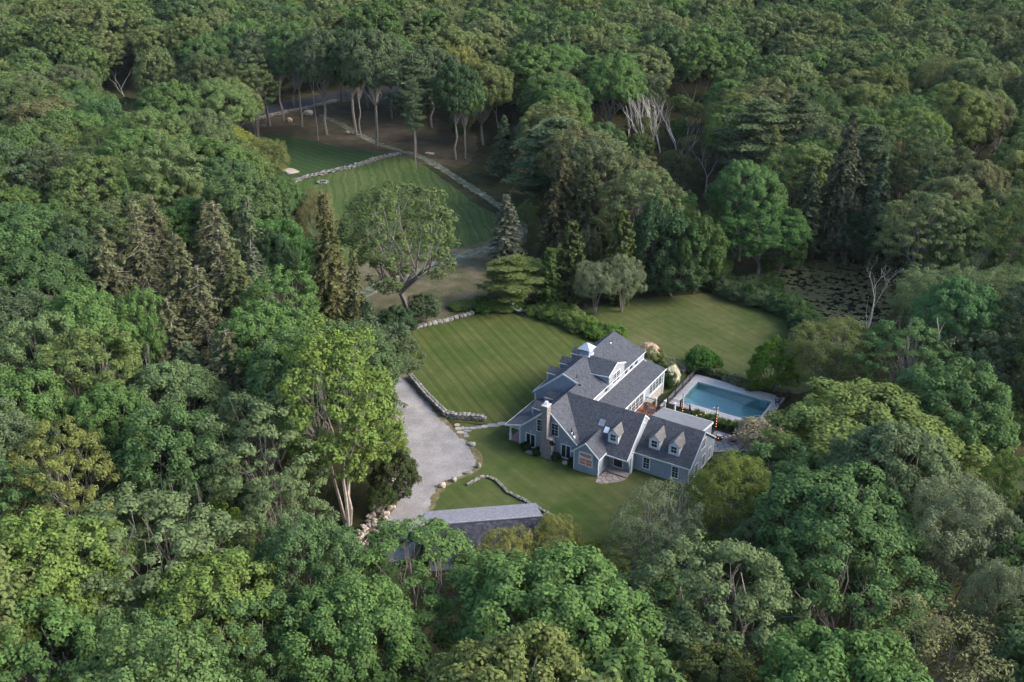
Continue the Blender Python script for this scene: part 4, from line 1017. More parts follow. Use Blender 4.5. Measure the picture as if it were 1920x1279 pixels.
def spruce(seed, H=22., R=3.6, start=.10, droop=.9, dens=1.0, size=.30, bare=.0, pw=.85, mleaf="needle", whorl=.55, barkm="bark_dark"):
    rs = np.random.RandomState(seed); P, N, S = [], [], []; segs = curve_seg(rs, (0, 0, -.2), (rs.normal() * .2, rs.normal() * .2, H), R * .075, .02, 6, .004)
    z = H * start
    while z < H * .985:
        t = (z - H * start) / (H * (1 - start)); L0 = R * (1 - t) ** pw * min(1, .55 + t * 4) + .12
        nb = max(4, int(8 * (1 - t * .35)))
        for i in range(nb):
            a = rs.uniform(0, 2 * math.pi); L = L0 * rs.uniform(.6, 1.15); dz = droop * L
            d = np.array([math.cos(a), math.sin(a), 0]); lat = np.array([-d[1], d[0], 0])
            if rs.rand() < .6: segs.append((np.array([0, 0, z]), np.array([0, 0, z]) + d * L * .92 + np.array([0, 0, -dz * .42]), .035 + .012 * L, .012))
            if rs.rand() < bare: continue
            n = int(L * 16 * dens) + 3
            s = rs.uniform(.12, 1, n) ** .8; w_ = rs.normal(size=n) * .22 * (L * .35) * (1.1 - s * .6)
            p = np.array([0, 0, z]) + d * (s * L)[:, None] + lat * w_[:, None]
            p[:, 2] += -dz * s ** 2 * .5 + rs.uniform(-.28, .05, n) * (.4 + .6 * min(1, L))
            P.append(p); N.append(unit(rs.normal(size=(n, 3)) * .55 + np.array([0, 0, .8]) + d * .35))
        z += whorl * rs.uniform(.6, 1.3) * (1 - t * .45)
    P = np.concatenate(P); N = np.concatenate(N)
    V = leaf_quads(rs, P, N, size, .42)
    return (mesh_np("crown", V, None, M[mleaf]), mesh_np("trunk", tubes(segs), None, M[barkm]))
def pine(seed, H=24., R=4.2, start=.42, n_br=34, mleaf="needle"):
    rs = np.random.RandomState(seed); P, N = [], []; segs = curve_seg(rs, (0, 0, -.2), (rs.normal() * .4, rs.normal() * .4, H), .30, .05, 6, .006)
    for i in range(n_br):
        t = (i + .5) / n_br; z = H * (start + (1 - start) * t); L = R * (math.sin(math.pi * min(1, .25 + t * .78)) ** .7) * rs.uniform(.6, 1.15) + .3
        a = i * 2.4 + rs.uniform(-.4, .4); d = np.array([math.cos(a), math.sin(a), 0]); e_ = np.array([0, 0, z]) + d * L + np.array([0, 0, L * .12])
        segs += curve_seg(rs, (0, 0, z), e_, .09, .03, 2, .04)
        for j in range(int(3 + L * 2.4)):
            s = rs.uniform(.3, 1.05); c = np.array([0, 0, z]) + (e_ - np.array([0, 0, z])) * s + np.array([-d[1], d[0], 0]) * rs.normal() * .28 * L * .6
            n = 75; v = rs.normal(size=(n, 3)) * np.array([.5, .5, .16]); P.append(c + v); N.append(unit(rs.normal(size=(n, 3)) * .5 + np.array([0, 0, .9])))
    V = leaf_quads(rs, np.concatenate(P), np.concatenate(N), .22, .5)
    return (mesh_np("crown", V, None, M[mleaf]), mesh_np("trunk", tubes(segs), None, M["bark"]))
def snag(seed, H=15., spread=.55, depth_=5, stems=1, r=.22, fork=.35, m="deadwood", twist=.25, spr=.2, lean=.35):
    rs = np.random.RandomState(seed); segs = []
    def grow(p, d, L, r_, k):
        q = p + d * L; mid = p + d * L * .5 + rs.normal(size=3) * L * .05
        r1 = r_ * .66; segs.append((p, mid, r_, (r_ + r1) / 2)); segs.append((mid, q, (r_ + r1) / 2, r1))
        if k <= 0 or r1 < .012: return
        for i in range(rs.choice([2, 2, 3])):
            v = rs.normal(size=3); v[2] = abs(v[2]) * .6
            nd_ = unit(d * (1.25 - spread * .5) + unit(v) * spread * rs.uniform(.6, 1.2) + np.array([0, 0, twist * .3]))
            grow(q if i < 2 else mid, nd_, L * rs.uniform(.62, .85), r1 * rs.uniform(.62, .92), k - 1)
    for s in range(stems):
        d = unit(np.array([rs.normal() * (.12 if stems == 1 else lean), rs.normal() * (.12 if stems == 1 else lean), 1.]))
        grow(np.array([rs.normal() * spr * (stems > 1), rs.normal() * spr * (stems > 1), -.2]), d, H * fork, r, depth_)
    V = tubes(segs, 6); V[:, 2] *= H / V[:, 2].max()
    return mesh_np("trunk", V, None, M[m])
def bush(seed, R=1.2, H=1.8, lobes=9, puffs=22, leaves=42, leaf=.10, mleaf="leaf", **k):
    V, LC, LR = crown_verts(seed, R, H * .5, H * .52, lobes, puffs, leaves, leaf, pr=(.22, .42), top=-.55, **k)
    V[:, 2] = np.maximum(V[:, 2], .02); rs = np.random.RandomState(seed); segs = []
    for c in LC: segs += curve_seg(rs, (0, 0, 0), c, .05, .015, 2, .05)
    return (mesh_np("foliage", V, None, M[mleaf]), mesh_np("stems", tubes(segs), None, M["bark"]))

MAPLE = [broad(s, puffs=44, leaves=112, leaf=.145, lobes=n) for s, n in ((1, 18), (2, 22), (3, 15), (4, 20), (5, 17))]
OAK = [broad(s, puffs=60, leaves=62, lobes=n, leaf=.13, pr=(.4, .8), lr=.36, tight=.68) for s, n in ((11, 22), (12, 26), (13, 19))]
ASH = [broad(s, puffs=28, leaves=84, lobes=17, leaf=.14, pr=(.5, .95), lr=.42, tight=.66, stems=3, trunk_r=.34, base=.28, flat=.6) for s in (21, 22)]
FEATHER = [broad(s, puffs=75, leaves=34, lobes=20, leaf=.13, pr=(.35, .7), lr=.34, tight=.7, asp=.4, stems=3, trunk_r=.22, base=.12, flat=1.5, up=.2) for s in (31, 32)]
AIRY = [broad(s, puffs=26, leaves=44, lobes=16, leaf=.12, pr=(.5, 1.0), lr=.42, tight=.66, stems=3, trunk_r=.24, base=.15, asp=.5) for s in (41, 42)]
VASE = broad(51, H=25, R=6.2, base=.20, puffs=22, leaves=40, lobes=36, stems=3, trunk_r=.32, leaf=.17, tight=.78, lr=.24, flat=.6, top=-.8, barkm="barkpale")
HIGH = [broad(s, puffs=46, leaves=70, lobes=22, leaf=.18, base=.46, trunk_r=.34) for s in (65, 66)]
FIELDOAK = [broad(67, base=.22, puffs=22, leaves=38, lobes=26, leaf=.15, pr=(.4, .8), lr=.30, tight=.72, trunk_r=.36, top=-.75)]
LOW = [broad(s, H=9, R=4.2, base=.12, puffs=42, leaves=55, lobes=16, leaf=.14, pr=(.4, .75), trunk_r=.18, top=-.7) for s in (61, 62)]
SPRUCE = [spruce(71), spruce(72, R=4.2, droop=1.3), spruce(73, R=3.2, pw=.7, droop=.6)]
BROWN = [spruce(81, R=4.4, dens=1.15, bare=.10, droop=.5, pw=.7, size=.26, barkm="barkpale"), spruce(82, R=4.0, dens=.8, bare=.22, droop=.4, pw=.6, size=.25, barkm="barkpale"), spruce(83, R=4.8, dens=1.0, bare=.15, droop=.6, pw=.65, size=.26, barkm="barkpale")]
CEDAR = [spruce(91, H=14, R=2.3, start=.03, droop=-.5, dens=2.2, pw=.55, whorl=.4, size=.24)]
PINE = [pine(101), pine(102, R=4.8, start=.3), pine(103, n_br=46, start=.22)]
SNAG = [snag(111), snag(112, fork=.3, stems=3, r=.16, spread=.42), snag(113, spread=.7), snag(114, fork=.5, spread=.5, depth_=3), snag(115, fork=.62, spread=.8, depth_=2, r=.2), snag(116, fork=.36, stems=9, r=.10, spread=.24, depth_=4, spr=1.6, lean=.14)]
BUSH = [bush(121), bush(122, lobes=12), bush(123, leaves=30, asp=.4, up=.2)]
BLOOM = [bush(131, mleaf="petal", leaves=50, leaf=.08), bush(132, mleaf="pinkpetal", leaves=34, leaf=.08)]

def plant(name, proto, x, y, H, W, tint, rz=0., baseH=20., baseR=6., label=None, cat="tree", group=None, z=0.):
    r = empty(name, (x, y, z), rz); r.scale = (W / baseR, W / baseR, H / baseH)
    tag(r, label, cat, group)
    if isinstance(proto, tuple):
        c = link(proto[0].name.split(".")[0], proto[0], r); c.color = (*tint, 1)
        t = link(proto[1].name.split(".")[0], proto[1], r)
    else:
        t = link("trunk", proto, r)
    return r
RV = random.Random(77)
TREES = []   # (x, y, radius) of all placed trees
def T(kind, cx, ytop, wpx, H, tint, label, base=None, variant=0, cat="tree", group=None, name=None):
    """crown whose top shows at photo pixel (cx, ytop) and is wpx wide; or trunk foot at base pixel"""
    protos, bh, br_, nm = {"maple": (MAPLE, 20, 6, "maple_tree"), "oak": (OAK, 20, 6, "oak_tree"), "ash": (ASH, 20, 6, "ash_tree"), "feather": (FEATHER, 20, 6, "willowy_tree"), "airy": (AIRY, 20, 6, "sparse_tree"), "fieldoak": (FIELDOAK, 20, 6, "oak_tree"), "vase": ([VASE], 25, 6.2, "tall_tree"),
                       "low": (LOW, 9, 4.2, "small_tree"), "spruce": (SPRUCE, 22, 3.6, "spruce_tree"), "brown": (BROWN, 22, 3.6, "browning_spruce"), "cedar": (CEDAR, 14, 2.3, "cedar_tree"), "pine": (PINE, 24, 4.4, "pine_tree"), "snag": (SNAG, 15, 4.5, "dead_tree")}[kind]
    p = protos[variant % len(protos)]
    if base: x, y = gp(*base); dd = depth(x, y, H * .6); W = wpx / 2 / (F / dd)
    elif kind in ("spruce", "brown", "cedar", "pine", "snag"): x, y = gp(cx, ytop + 3, H * .97); dd = depth(x, y, H * .8); W = wpx / 2 / (F / dd)
    else:
        zc = H * .66; x, y = gp(cx, ytop + 40, zc)
        for _ in range(8):
            dd = depth(x, y, zc); W = wpx / 2 / (F / dd); th = math.atan2(CAMP.z - zc, math.hypot(x - CAMP.x, y - CAMP.y))
            he = math.sqrt((H * .34 * math.cos(th)) ** 2 + (W * .9 * math.sin(th)) ** 2); x, y = gp(cx, ytop + he * F / dd, zc)
    r = plant(name or nm, p, x, y, H, W, tint, RV.uniform(0, 6.28), bh, br_, label, cat, group)
    TREES.append((x, y, W * .8)); return r
YG = (.098, .150, .046); BG = (.072, .132, .048); MG = (.062, .112, .048); GG = (.088, .128, .066); OL = (.088, .112, .046); DK = (.036, .068, .036); BRN = (.084, .094, .056); GB = (.062, .090, .054); SV = (.115, .145, .092); YW = (.140, .155, .058)
TREE_LIST = [
 # lower left and bottom
 ("maple", 90, 965, 300, 19, YG, "bright yellow green maple, big crown in the lower left corner"),
 ("ash", 285, 925, 330, 18, GG, "grey green ash with pale forked branches showing, standing before bare stems at lower left"),
 ("ash", 535, 905, 170, 15, GG, "grey green crown left of the big pale trunk by the driveway"),
 ("maple", 400, 1035, 280, 17, YG, "yellow green maple directly below the grey green ash at lower left", None, 1),
 ("maple", 80, 1140, 300, 17, BG, "deep green maple cut by the bottom left corner of the view", None, 2),
 ("maple", 270, 1150, 240, 16, MG, "mid green maple at the bottom edge right of the corner maple", None, 3),
 ("ash", 460, 1120, 260, 16, MG, "layered mid green ash at the bottom edge with dark gaps beneath", None, 1),
 ("maple", 655, 1085, 280, 17, BG, "dense bright green maple left of the covered lane at the bottom", None, 4),
 ("ash", 770, 985, 290, 15, BG, "airy light green ash hiding the foot of the gravel driveway", None, 0),
 ("maple", 1045, 1035, 360, 18, BG, "big rounded green maple directly below the barn", None, 0),
 ("ash", 1160, 1080, 300, 15, MG, "green ash spreading right of the big maple below the barn", None, 1),
 ("ash", 1345, 1020, 310, 18, GG, "round grey green ash below the house, right of the pale rock", None, 1),
 ("maple", 1330, 1215, 240, 15, OL, "olive crown cut by the bottom edge below the round ash", None, 1),
 ("feather", 850, 1215, 180, 12, YW, "yellowish feathery tree at the bottom edge below the lane"),
 ("feather", 945, 1225, 110, 10, YW, "small yellowish feathery tree beside the larger one at the bottom edge", None, 1),
 ("feather", 950, 985, 125, 8.5, YW, "olive yellow small tree growing against the dark barn slope", None, 0),
 ("feather", 1045, 962, 95, 7.0, YW, "golden green small tree at the right gable of the barn", None, 1),
 ("feather", 1120, 1008, 130, 5.5, (.11, .13, .035), "low olive thicket on the front lawn right of the golden tree", None, 0),
 ("airy", 1240, 900, 170, 12, SV, "thin silvery tree with bare twigs in front of the right wing", None, 0),
 ("airy", 1200, 960, 150, 9, GG, "sparse grey green sapling clump on the front lawn below the right wing", None, 1),
 ("feather", 1372, 852, 175, 13, (.115, .150, .042), "light green feathery tree at the right gable of the house", None, 1),
 ("ash", 1490, 835, 230, 12, MG, "fresh green tree just below the flagstone path", None, 0),
 ("oak", 1430, 965, 140, 10, GG, "greyish olive tree between the feathery tree and the dark green maple", None, 0),
 ("maple", 1575, 880, 290, 17, MG, "large mid green maple below the pale flagstones at right", None, 3),
 ("ash", 1590, 985, 300, 17, MG, "dark green drooping ash near the lower right above a dark gap", None, 0),
 ("maple", 1640, 718, 340, 15, (.095, .135, .048), "wide rounded light green maple right of the pool", None, 1),
 ("feather", 1565, 588, 185, 13, OL, "tall rounded olive willow between the pool and the pond", None, 0),
 ("feather", 1800, 885, 250, 18, SV, "silvery leaved tree with a dark trunk gap at the right", None, 1),
 ("feather", 1880, 1040, 170, 17, SV, "silvery green crown at the right edge below the middle", None, 0),
 ("airy", 1745, 1120, 330, 18, (.112, .122, .066), "big brownish thin crowned tree with pale branches at bottom right", None, 0),
 ("airy", 1650, 1160, 200, 15, (.105, .120, .060), "small brownish crown left of the big thin crowned tree", None, 1),
 ("ash", 1900, 845, 120, 15, YG, "yellow green crown at the right edge beside a black gap", None, 1),
 ("maple", 1790, 680, 220, 17, MG, "mid green maple right of the wide light green one", None, 2),
 ("ash", 1700, 605, 180, 14, MG, "pale tipped green tree behind the olive willow", None, 0),
 ("feather", 1770, 492, 200, 15, GG, "grey green rounded tree right of the pond", None, 1),
 ("feather", 1875, 495, 190, 17, GG, "grey green rounded tree at the right edge beyond the pond", None, 0),
 ("low", 1450, 645, 105, 7.5, (.060, .115, .018), "dark glossy apple tree at the right corner of the pool fence", (1452, 735)),
 ("low", 1860, 620, 180, 14, GB, "dusky green tree at the right edge below the two grey crowns", None, 1),
 # left middle
 ("vase", 630, 603, 225, 25.5, (.092, .142, .042), "very tall tree with pale forked trunks towering beside the driveway", (652, 985)),
 ("low", 738, 842, 95, 7.5, (.045, .060, .030), "dark juniper like shrub tree overhanging the left edge of the driveway", None, 0),
 ("ash", 722, 790, 80, 9, (.10, .155, .035), "fresh yellow green small tree between the tall trunks and the driveway", None, 0),
 ("feather", 715, 900, 60, 5, (.045, .075, .03), "dark green thicket above the stone bank by the driveway", None, 1),
 ("oak", 712, 655, 150, 13, GB, "dull green tree leaning over the top of the gravel driveway", (712, 772)),
 ("low", 745, 580, 75, 5.5, DK, "small very dark green tree left of the boulder row", (745, 640)),
 ("ash", 530, 505, 150, 18, BG, "vivid green crown in front of the browning spruces", None, 1),
 ("maple", 500, 572, 185, 18, BG, "fresh green maple left of the tall pale trunked tree", None, 0),
 ("maple", 515, 435, 90, 17, DK, "dark blue green round crown between the browning spruces", None, 3),
 ("maple", 170, 535, 190, 20, BG, "bright lobed green maple at the middle left", None, 4),
 ("maple", 270, 540, 110, 19, BG, "smaller green maple beside the bright lobed one", None, 2),
 ("maple", 60, 395, 190, 20, MG, "green maple at the left edge above the dusky oaks", None, 1),
 ("oak", 50, 540, 190, 18, GB, "dusky brownish green oak at the left edge", None, 0),
 ("ash", 490, 745, 240, 18, GG, "pale green layered ash below the browning spruce", None, 0),
 ("maple", 330, 760, 230, 17, MG, "mid green maple left of the pale layered ash", None, 2),
 ("ash", 120, 800, 200, 17, (.110, .132, .048), "golden olive ash at the left among green maples", None, 1),
 ("maple", 60, 690, 180, 17, BG, "green maple above the golden olive ash at left", None, 3),
 ("maple", 210, 720, 150, 16, BG, "small crowned green maple beside the golden olive ash", None, 0),
 ("brown", 190, 430, 130, 22, BRN, "browning spruce farthest left in the dying spruce stand", None, 0),
 ("brown", 250, 385, 120, 23, BRN, "tall reddish brown spruce near the top of the dying stand", None, 1),
 ("brown", 330, 440, 120, 22, BRN, "brown spruce in the middle of the dying stand", None, 0),
 ("brown", 400, 380, 130, 24, BRN, "tall brown spruce with pale trunk left of the dark round crown", None, 1),
 ("brown", 460, 370, 110, 23, GB, "grey green thinning spruce at the top right of the dying stand", None, 0),
 ("brown", 370, 500, 120, 20, BRN, "lower brown spruce with a bare pale stem at its heart", None, 1),
 ("brown", 310, 560, 120, 18, BRN, "short brown spruce right of the small green maple", None, 0),
 ("brown", 425, 620, 170, 17, BRN, "broad brown spruce with pale ribs above the layered ash", None, 1),
 ("brown", 345, 640, 130, 15, GB, "grey green thin spruce left of the broad brown one", None, 0),
 ("spruce", 605, 365, 115, 25, (.075, .080, .040), "tall olive brown spruce at the right end of the dying stand", None, 2),
 ("spruce", 660, 470, 90, 21, (.070, .078, .042), "slim olive spruce right of the tall olive brown one", None, 0),
 ("spruce", 690, 560, 110, 17, GB, "dull green spruce above the leaning tree by the driveway", None, 1),
 ("fieldoak", 750, 335, 225, 22.5, (.070, .100, .046), "large open olive oak alone in the field above the side lawn", (762, 590), 1),
 ("low", 790, 545, 60, 5, GB, "small thin tree right of the lone oak trunk", (800, 605), 1),
 ("feather", 490, 255, 110, 13, (.105, .125, .050), "pale olive tree bordering the upper field", None, 0),
 ("maple", 430, 235, 100, 14, (.12, .145, .04), "yellow green crown at the left corner of the upper field", None, 1),
 ("maple", 525, 335, 90, 14, MG, "dark rounded tree below the pale ledge of the upper field", None, 2),
 ("feather", 590, 355, 80, 12, (.13, .13, .07), "pale straw coloured small tree below the field wall", None, 1),
 # back and centre
 ("pine", 768, 100, 95, 25, GB, "tall white pine with two bare trunks at the bend of the gravel track", (779, 290), 0),
 ("maple", 1055, 85, 140, 22, BG, "huge bright green maple in the middle of the far wood", None, 4),
 ("maple", 1150, 105, 130, 22, BG, "second huge bright green maple joined to its left neighbour", None, 2),
 ("oak", 860, 85, 90, 21, (.12, .135, .045), "yellowish crown right of the tall white pine", None, 0),
 ("oak", 905, 118, 110, 21, (.09, .115, .05), "light olive oak with a dead twig fork beside it", None, 1),
 ("spruce", 945, 215, 80, 15, GB, "pale green tapering tree before the black gap in the wood", None, 0),
 ("pine", 1050, 225, 170, 20, (.065, .095, .055), "wide blue green pine above the browning spruce at centre", None, 2),
 ("pine", 1120, 250, 130, 18, (.08, .105, .05), "light green pine right of the wide blue green one", None, 1),
 ("spruce", 1055, 285, 110, 21, (.060, .060, .036), "dark brown drooping spruce at centre behind the lawn", None, 1),
 ("spruce", 1105, 300, 100, 20, (.050, .060, .035), "dark drooping spruce right of the brown one", None, 2),
 ("cedar", 1072, 405, 75, 15, (.055, .075, .032), "dense cedar column left of the two grey willows", (1070, 572)),
 ("cedar", 1165, 375, 75, 17, (.060, .080, .032), "dense cedar column behind the right grey willow", (1160, 570)),
 ("cedar", 1025, 455, 55, 11, (.055, .095, .030), "narrow bright green cedar near the hammock", (1030, 580)),
 ("feather", 1112, 488, 90, 9.5, SV, "left of two grey green willows at the lawn edge", (1115, 590), 0),
 ("feather", 1180, 470, 85, 10, SV, "right of two grey green willows at the lawn edge", (1165, 585), 1),
 ("pine", 965, 475, 110, 9, (.080, .110, .040), "small flat layered green tree above the hammock", (965, 575), 1),
 ("spruce", 960, 385, 90, 14, (.085, .100, .080), "hazy grey spruce beside the bend of the gravel track", (950, 500), 2),
 ("low", 1240, 300, 120, 16, DK, "dark green tree wrapped in climbers behind the willows", (1235, 545), 0),
 ("low", 1300, 350, 110, 14, (.045, .080, .030), "green leafy tree wrapped in vines beside the rear lawn", (1300, 550), 1),
 ("low", 1265, 440, 120, 8, DK, "low dark tree mass at the back edge of the rear lawn", (1260, 555), 1),
 ("low", 1215, 420, 80, 9, (.045, .045, .035), "dusky purple brown small tree right of the willows", (1220, 548), 0),
 ("maple", 1420, 365, 165, 13, (.045, .095, .035), "vivid dark green spreading tree left of the pond", (1420, 520), 2),
 ("pine", 1430, 190, 140, 22, (.062, .090, .050), "broad soft white pine above the vivid tree by the pond", None, 1),
 ("pine", 1500, 180, 100, 22, (.058, .080, .048), "white pine behind the dark drooping spruce", None, 0),
 ("spruce", 1563, 220, 110, 28, (.056, .066, .048), "tall dark drooping spruce standing over the pond", (1560, 486), 1),
 ("pine", 1640, 240, 100, 22, (.055, .080, .050), "grey green pine right of the tall drooping spruce", None, 2),
 ("spruce", 1620, 330, 90, 22, (.044, .066, .046), "blackish green spruce at the right side of the pond", (1625, 500), 0),
 ("spruce", 1700, 320, 120, 20, (.045, .078, .042), "fresh green pointed spruce behind the pond", (1705, 500), 2),
 ("spruce", 1780, 330, 90, 17, (.045, .060, .035), "dark brownish spruce right of the pointed one", None, 1),
 ("maple", 1705, 200, 130, 20, (.075, .120, .040), "light green crown behind the pointed spruce", None, 0),
 ("oak", 1825, 300, 110, 19, (.10, .11, .062), "dusty olive crown with grey top at the right", None, 1),
 ("maple", 1840, 355, 90, 14, (.05, .10, .03), "dark leafy green crown beneath the dusty olive one", None, 3),
 ("spruce", 1530, 380, 90, 19, (.05, .07, .045), "dark spruce leaning over the far left bank of the pond", (1500, 492), 2),
 ("low", 1475, 430, 90, 9, (.042, .075, .034), "dark leafy tree at the left bank of the pond", (1462, 515), 0),
 ("low", 1660, 440, 100, 9, (.046, .072, .040), "dusky leafy tree at the right bank of the pond", (1668, 530), 1),
 ("low", 1590, 400, 90, 10, DK, "dark tree standing at the far bank of the pond", (1600, 492), 0),
 ("low", 1515, 580, 50, 4.5, DK, "dark shrubby tree at the right end of the rear lawn", (1505, 640), 0),
]
for k_, row in enumerate(TREE_LIST):
    kind, cx, yt, wpx, H, tint, lab = row[:7]
    base = row[7] if len(row) > 7 else None; var = row[8] if len(row) > 8 else k_
    T(kind, cx, yt, wpx, H, tint, lab, base, var)
DEAD = [
 (1, (597, 263), 90, 25, 30, "bare pale forked trunk at the edge of the upper field", 114), (2, (1215, 285), 168, 130, 0, "wide fan of bleached dead stems in the centre of the wood", 116), (1, (1150, 260), 180, 70, 0, "bleached dead tree left of the wide fan of stems", 112),
 (1, (1275, 300), 200, 80, 0, "leaning bleached dead stems right of the wide fan", 112), (0, (1322, 370), 262, 75, 0, "white dead tree with crooked arms above the rear lawn", 113), (0, (1298, 200), 130, 60, 0, "bare dead branches above the bright maple row", 112),
 (0, (1400, 385), 315, 60, 0, "small white dead tree left of the broad pine", 111), (0, (1625, 620), 490, 90, 0, "tall pale dead tree at the near bank of the pond", 113), (0, (1652, 640), 563, 45, 0, "shorter pale dead trunk right of the tall one by the pond", 115),
 (1, (1825, 520), 440, 110, 0, "bleached dead fan above the grey green trees at right", 116), (0, (1775, 680), 585, 110, 0, "bare leaning limb above the green maple right of centre", 115), (0, (1735, 690), 610, 80, 0, "thin white dead tree beside the bare leaning limb", 111),
 (0, (258, 705), 648, 40, 0, "small silver dead tree at the foot of the dying spruces", 111), (0, (30, 790), 715, 90, 0, "pale bare branches at the left edge among green maples", 113), (0, (135, 990), 890, 90, 0, "pale bare forked tree at the left, below the golden ash", 113),
 (0, (1530, 1250), 1125, 60, 0, "pale dead top sticking up at the bottom right", 111), (0, (235, 195), 128, 30, 0, "leaning white dead trunk at the top left", 115), (0, (322, 222), 178, 45, 0, "dead conifer with splayed branches by the shaded road", 111),
 (0, (935, 240), 150, 60, 0, "grey dead tree above the pale green tapering tree", 111), (0, (270, 965), 905, 20, 0, "short broken dead stem, leftmost of those behind the grey ash", 114), (0, (298, 965), 888, 16, 0, "tall broken dead stem, second behind the grey ash", 115), (0, (330, 965), 883, 22, 0, "forked broken dead stem behind the grey ash", 114), (0, (372, 975), 900, 22, 0, "crooked broken dead stem, rightmost behind the grey ash", 115),
 (0, (1265, 1000), 905, 70, 0, "bare white twiggy shrub tree before the right wing", 112), (0, (1905, 120), 90, 30, 0, "thin dead tree at the far right edge of the wood", 111), (0, (1450, 115), 82, 60, 0, "group of pale dead stems among the far oaks", 112), (0, (1865, 300), 250, 50, 0, "dead branches in the dark gap at the right", 112),
]
DZ = []
SN = {116: 5, 111: 0, 112: 1, 113: 2, 114: 3, 115: 4}
for (_, b, yt, wpx, _h, lab, key) in DEAD:
    x, y = gp(*b)
    # height from the foot and top rows, bases of hidden stems stand lower inside the wood
    lo, hi = 0, 45
    for _i in range(40):
        m_ = (lo + hi) / 2
        if proj(x, y, m_)[1] > yt: lo = m_
        else: hi = m_
    H = lo; z = 0
    dd = depth(x, y, H); W = wpx / 2 / (F / dd)
    if H < 9 and key != 112 and b[1] > 400:      # only the top shows above neighbours: move the foot towards the camera
        v_ = Vector(gp(b[0], yt, 15)); x, y = v_; H = 15.2
    DZ.append((depth(x, y, 0), b[0], yt, max(wpx * .5, 12), yt + (b[1] - yt) * .62))
    r = plant("dead_tree", SNAG[SN[key]], x, y, H, max(W, .8), (1, 1, 1), RV.uniform(0, 6.28), 15, 4.5, lab, "dead tree")
# bare trunks along the upper field: tall trees with high crowns
EDGE = [((407, 238), 70, 100, "first pale trunk from the left at the upper field edge, high crown"), ((425, 238), 95, 70, "second pale trunk at the upper field edge, leaning left"), ((447, 239), 110, 60, "third thin trunk at the upper field edge, high crown"), ((463, 232), 50, 95, "reddish trunk at the upper field edge under a tall crown"),
        ((506, 237), 62, 110, "short visible trunk under a dark crown behind the upper field"), ((532, 228), 55, 80, "red barked pine trunk near the boulders"), ((566, 238), 48, 100, "straight white trunk left of the forked bare one"), ((613, 253), 58, 110, "dark crowned tree right of the forked bare trunk"),
        ((668, 253), 62, 110, "straight pale trunk in the leaf litter under dark foliage"), ((676, 252), 80, 70, "thin trunk beside the straight pale one in leaf litter"), ((706, 274), 60, 120, "pale trunk with a low leafy clump left of the white pine"), ((855, 300), 120, 90, "slanting pale trunk right of the white pine"), ((872, 297), 140, 70, "second slanting pale trunk right of the white pine"),
        ((430, 226), 66, 90, "dark crown shading the road behind the leftmost pale trunks"), ((488, 214), 58, 95, "dark crown behind the boulder by the road"), ((552, 200), 52, 95, "dark crown across the road from the straight white trunk"), ((640, 196), 60, 100, "dark crown hiding the road behind the forked bare trunk"),
        ((690, 205), 62, 95, "dark crown over the far end of the leaf litter"), ((735, 222), 70, 95, "dark crown left of the white pine, standing back from the track"), ((810, 240), 90, 100, "dark crown right behind the white pine"), ((385, 236), 90, 80, "dark crown at the left end of the road wall")]
for k_, (b, yt, wpx, lab) in enumerate(EDGE):
    x, y = gp(*b); lo, hi = 0, 45
    for _i in range(40):
        m_ = (lo + hi) / 2
        if proj(x, y, m_)[1] > yt: lo = m_
        else: hi = m_
    dd = depth(x, y, lo); W = wpx / 2 / (F / dd)
    r = plant("edge_tree", HIGH[k_ % 2], x, y, lo, W, (MG, GB, DK)[k_ % 3], RV.uniform(0, 6), 20, 6, lab, "tree", "tall trees at the edge of the upper field")
    TREES.append((x, y, W * .4))
x, y = gp(780, 316); r = plant("pine_tree", PINE[0], x, y, 22, 2.6, GB, 2.0, 24, 4.4, "nearer of the two bare white pine trunks at the track bend", "tree")

# ---- shrubs and beds
def B(cx, cy, W, H, tint, label, v=0, proto=None, group=None, cat="bush", name="bush"):
    x, y = gp(cx, cy); plant(name, (proto or BUSH)[v % len(proto or BUSH)], x, y, H, W, tint, RV.uniform(0, 6), 1.8, 1.2, label, cat, group)
B(1317, 690, 2.3, 2.6, (.035, .085, .022), "round dark green bush behind the far left pool corner", 1)
B(1428, 838, 3.3, 3.3, (.24, .23, .17), "pale grey leaved bush at the right end of the flagstone patio", 2)
B(1216, 672, 1.6, 2.2, (.30, .27, .21), "pale pinkish flowering bush behind the back gable", 1, BLOOM)
B(1222, 676, 1.7, 1.7, (.10, .125, .06), "green lower foliage of the flower bed behind the back gable", 0)
B(1252, 724, 1.1, 2.3, (.04, .07, .03), "dark green bush at the far corner of the sunroom", 1)
B(1259, 722, 1.0, 2.6, (1, 1, 1), "white hydrangea blossom beside the far corner of the sunroom", 0, BLOOM)
for k_, (cx, cy, lab) in enumerate([(985, 842, "small dark bush left of the left french door"), (1008, 852, "small dark bush between the left french door and chimney"), (1042, 862, "small dark bush right of the chimney"), (1073, 872, "small dark bush against the entry gable wall")]):
    B(cx, cy, .6, .9, (.02, .04, .02), lab, k_, name="small_bush")
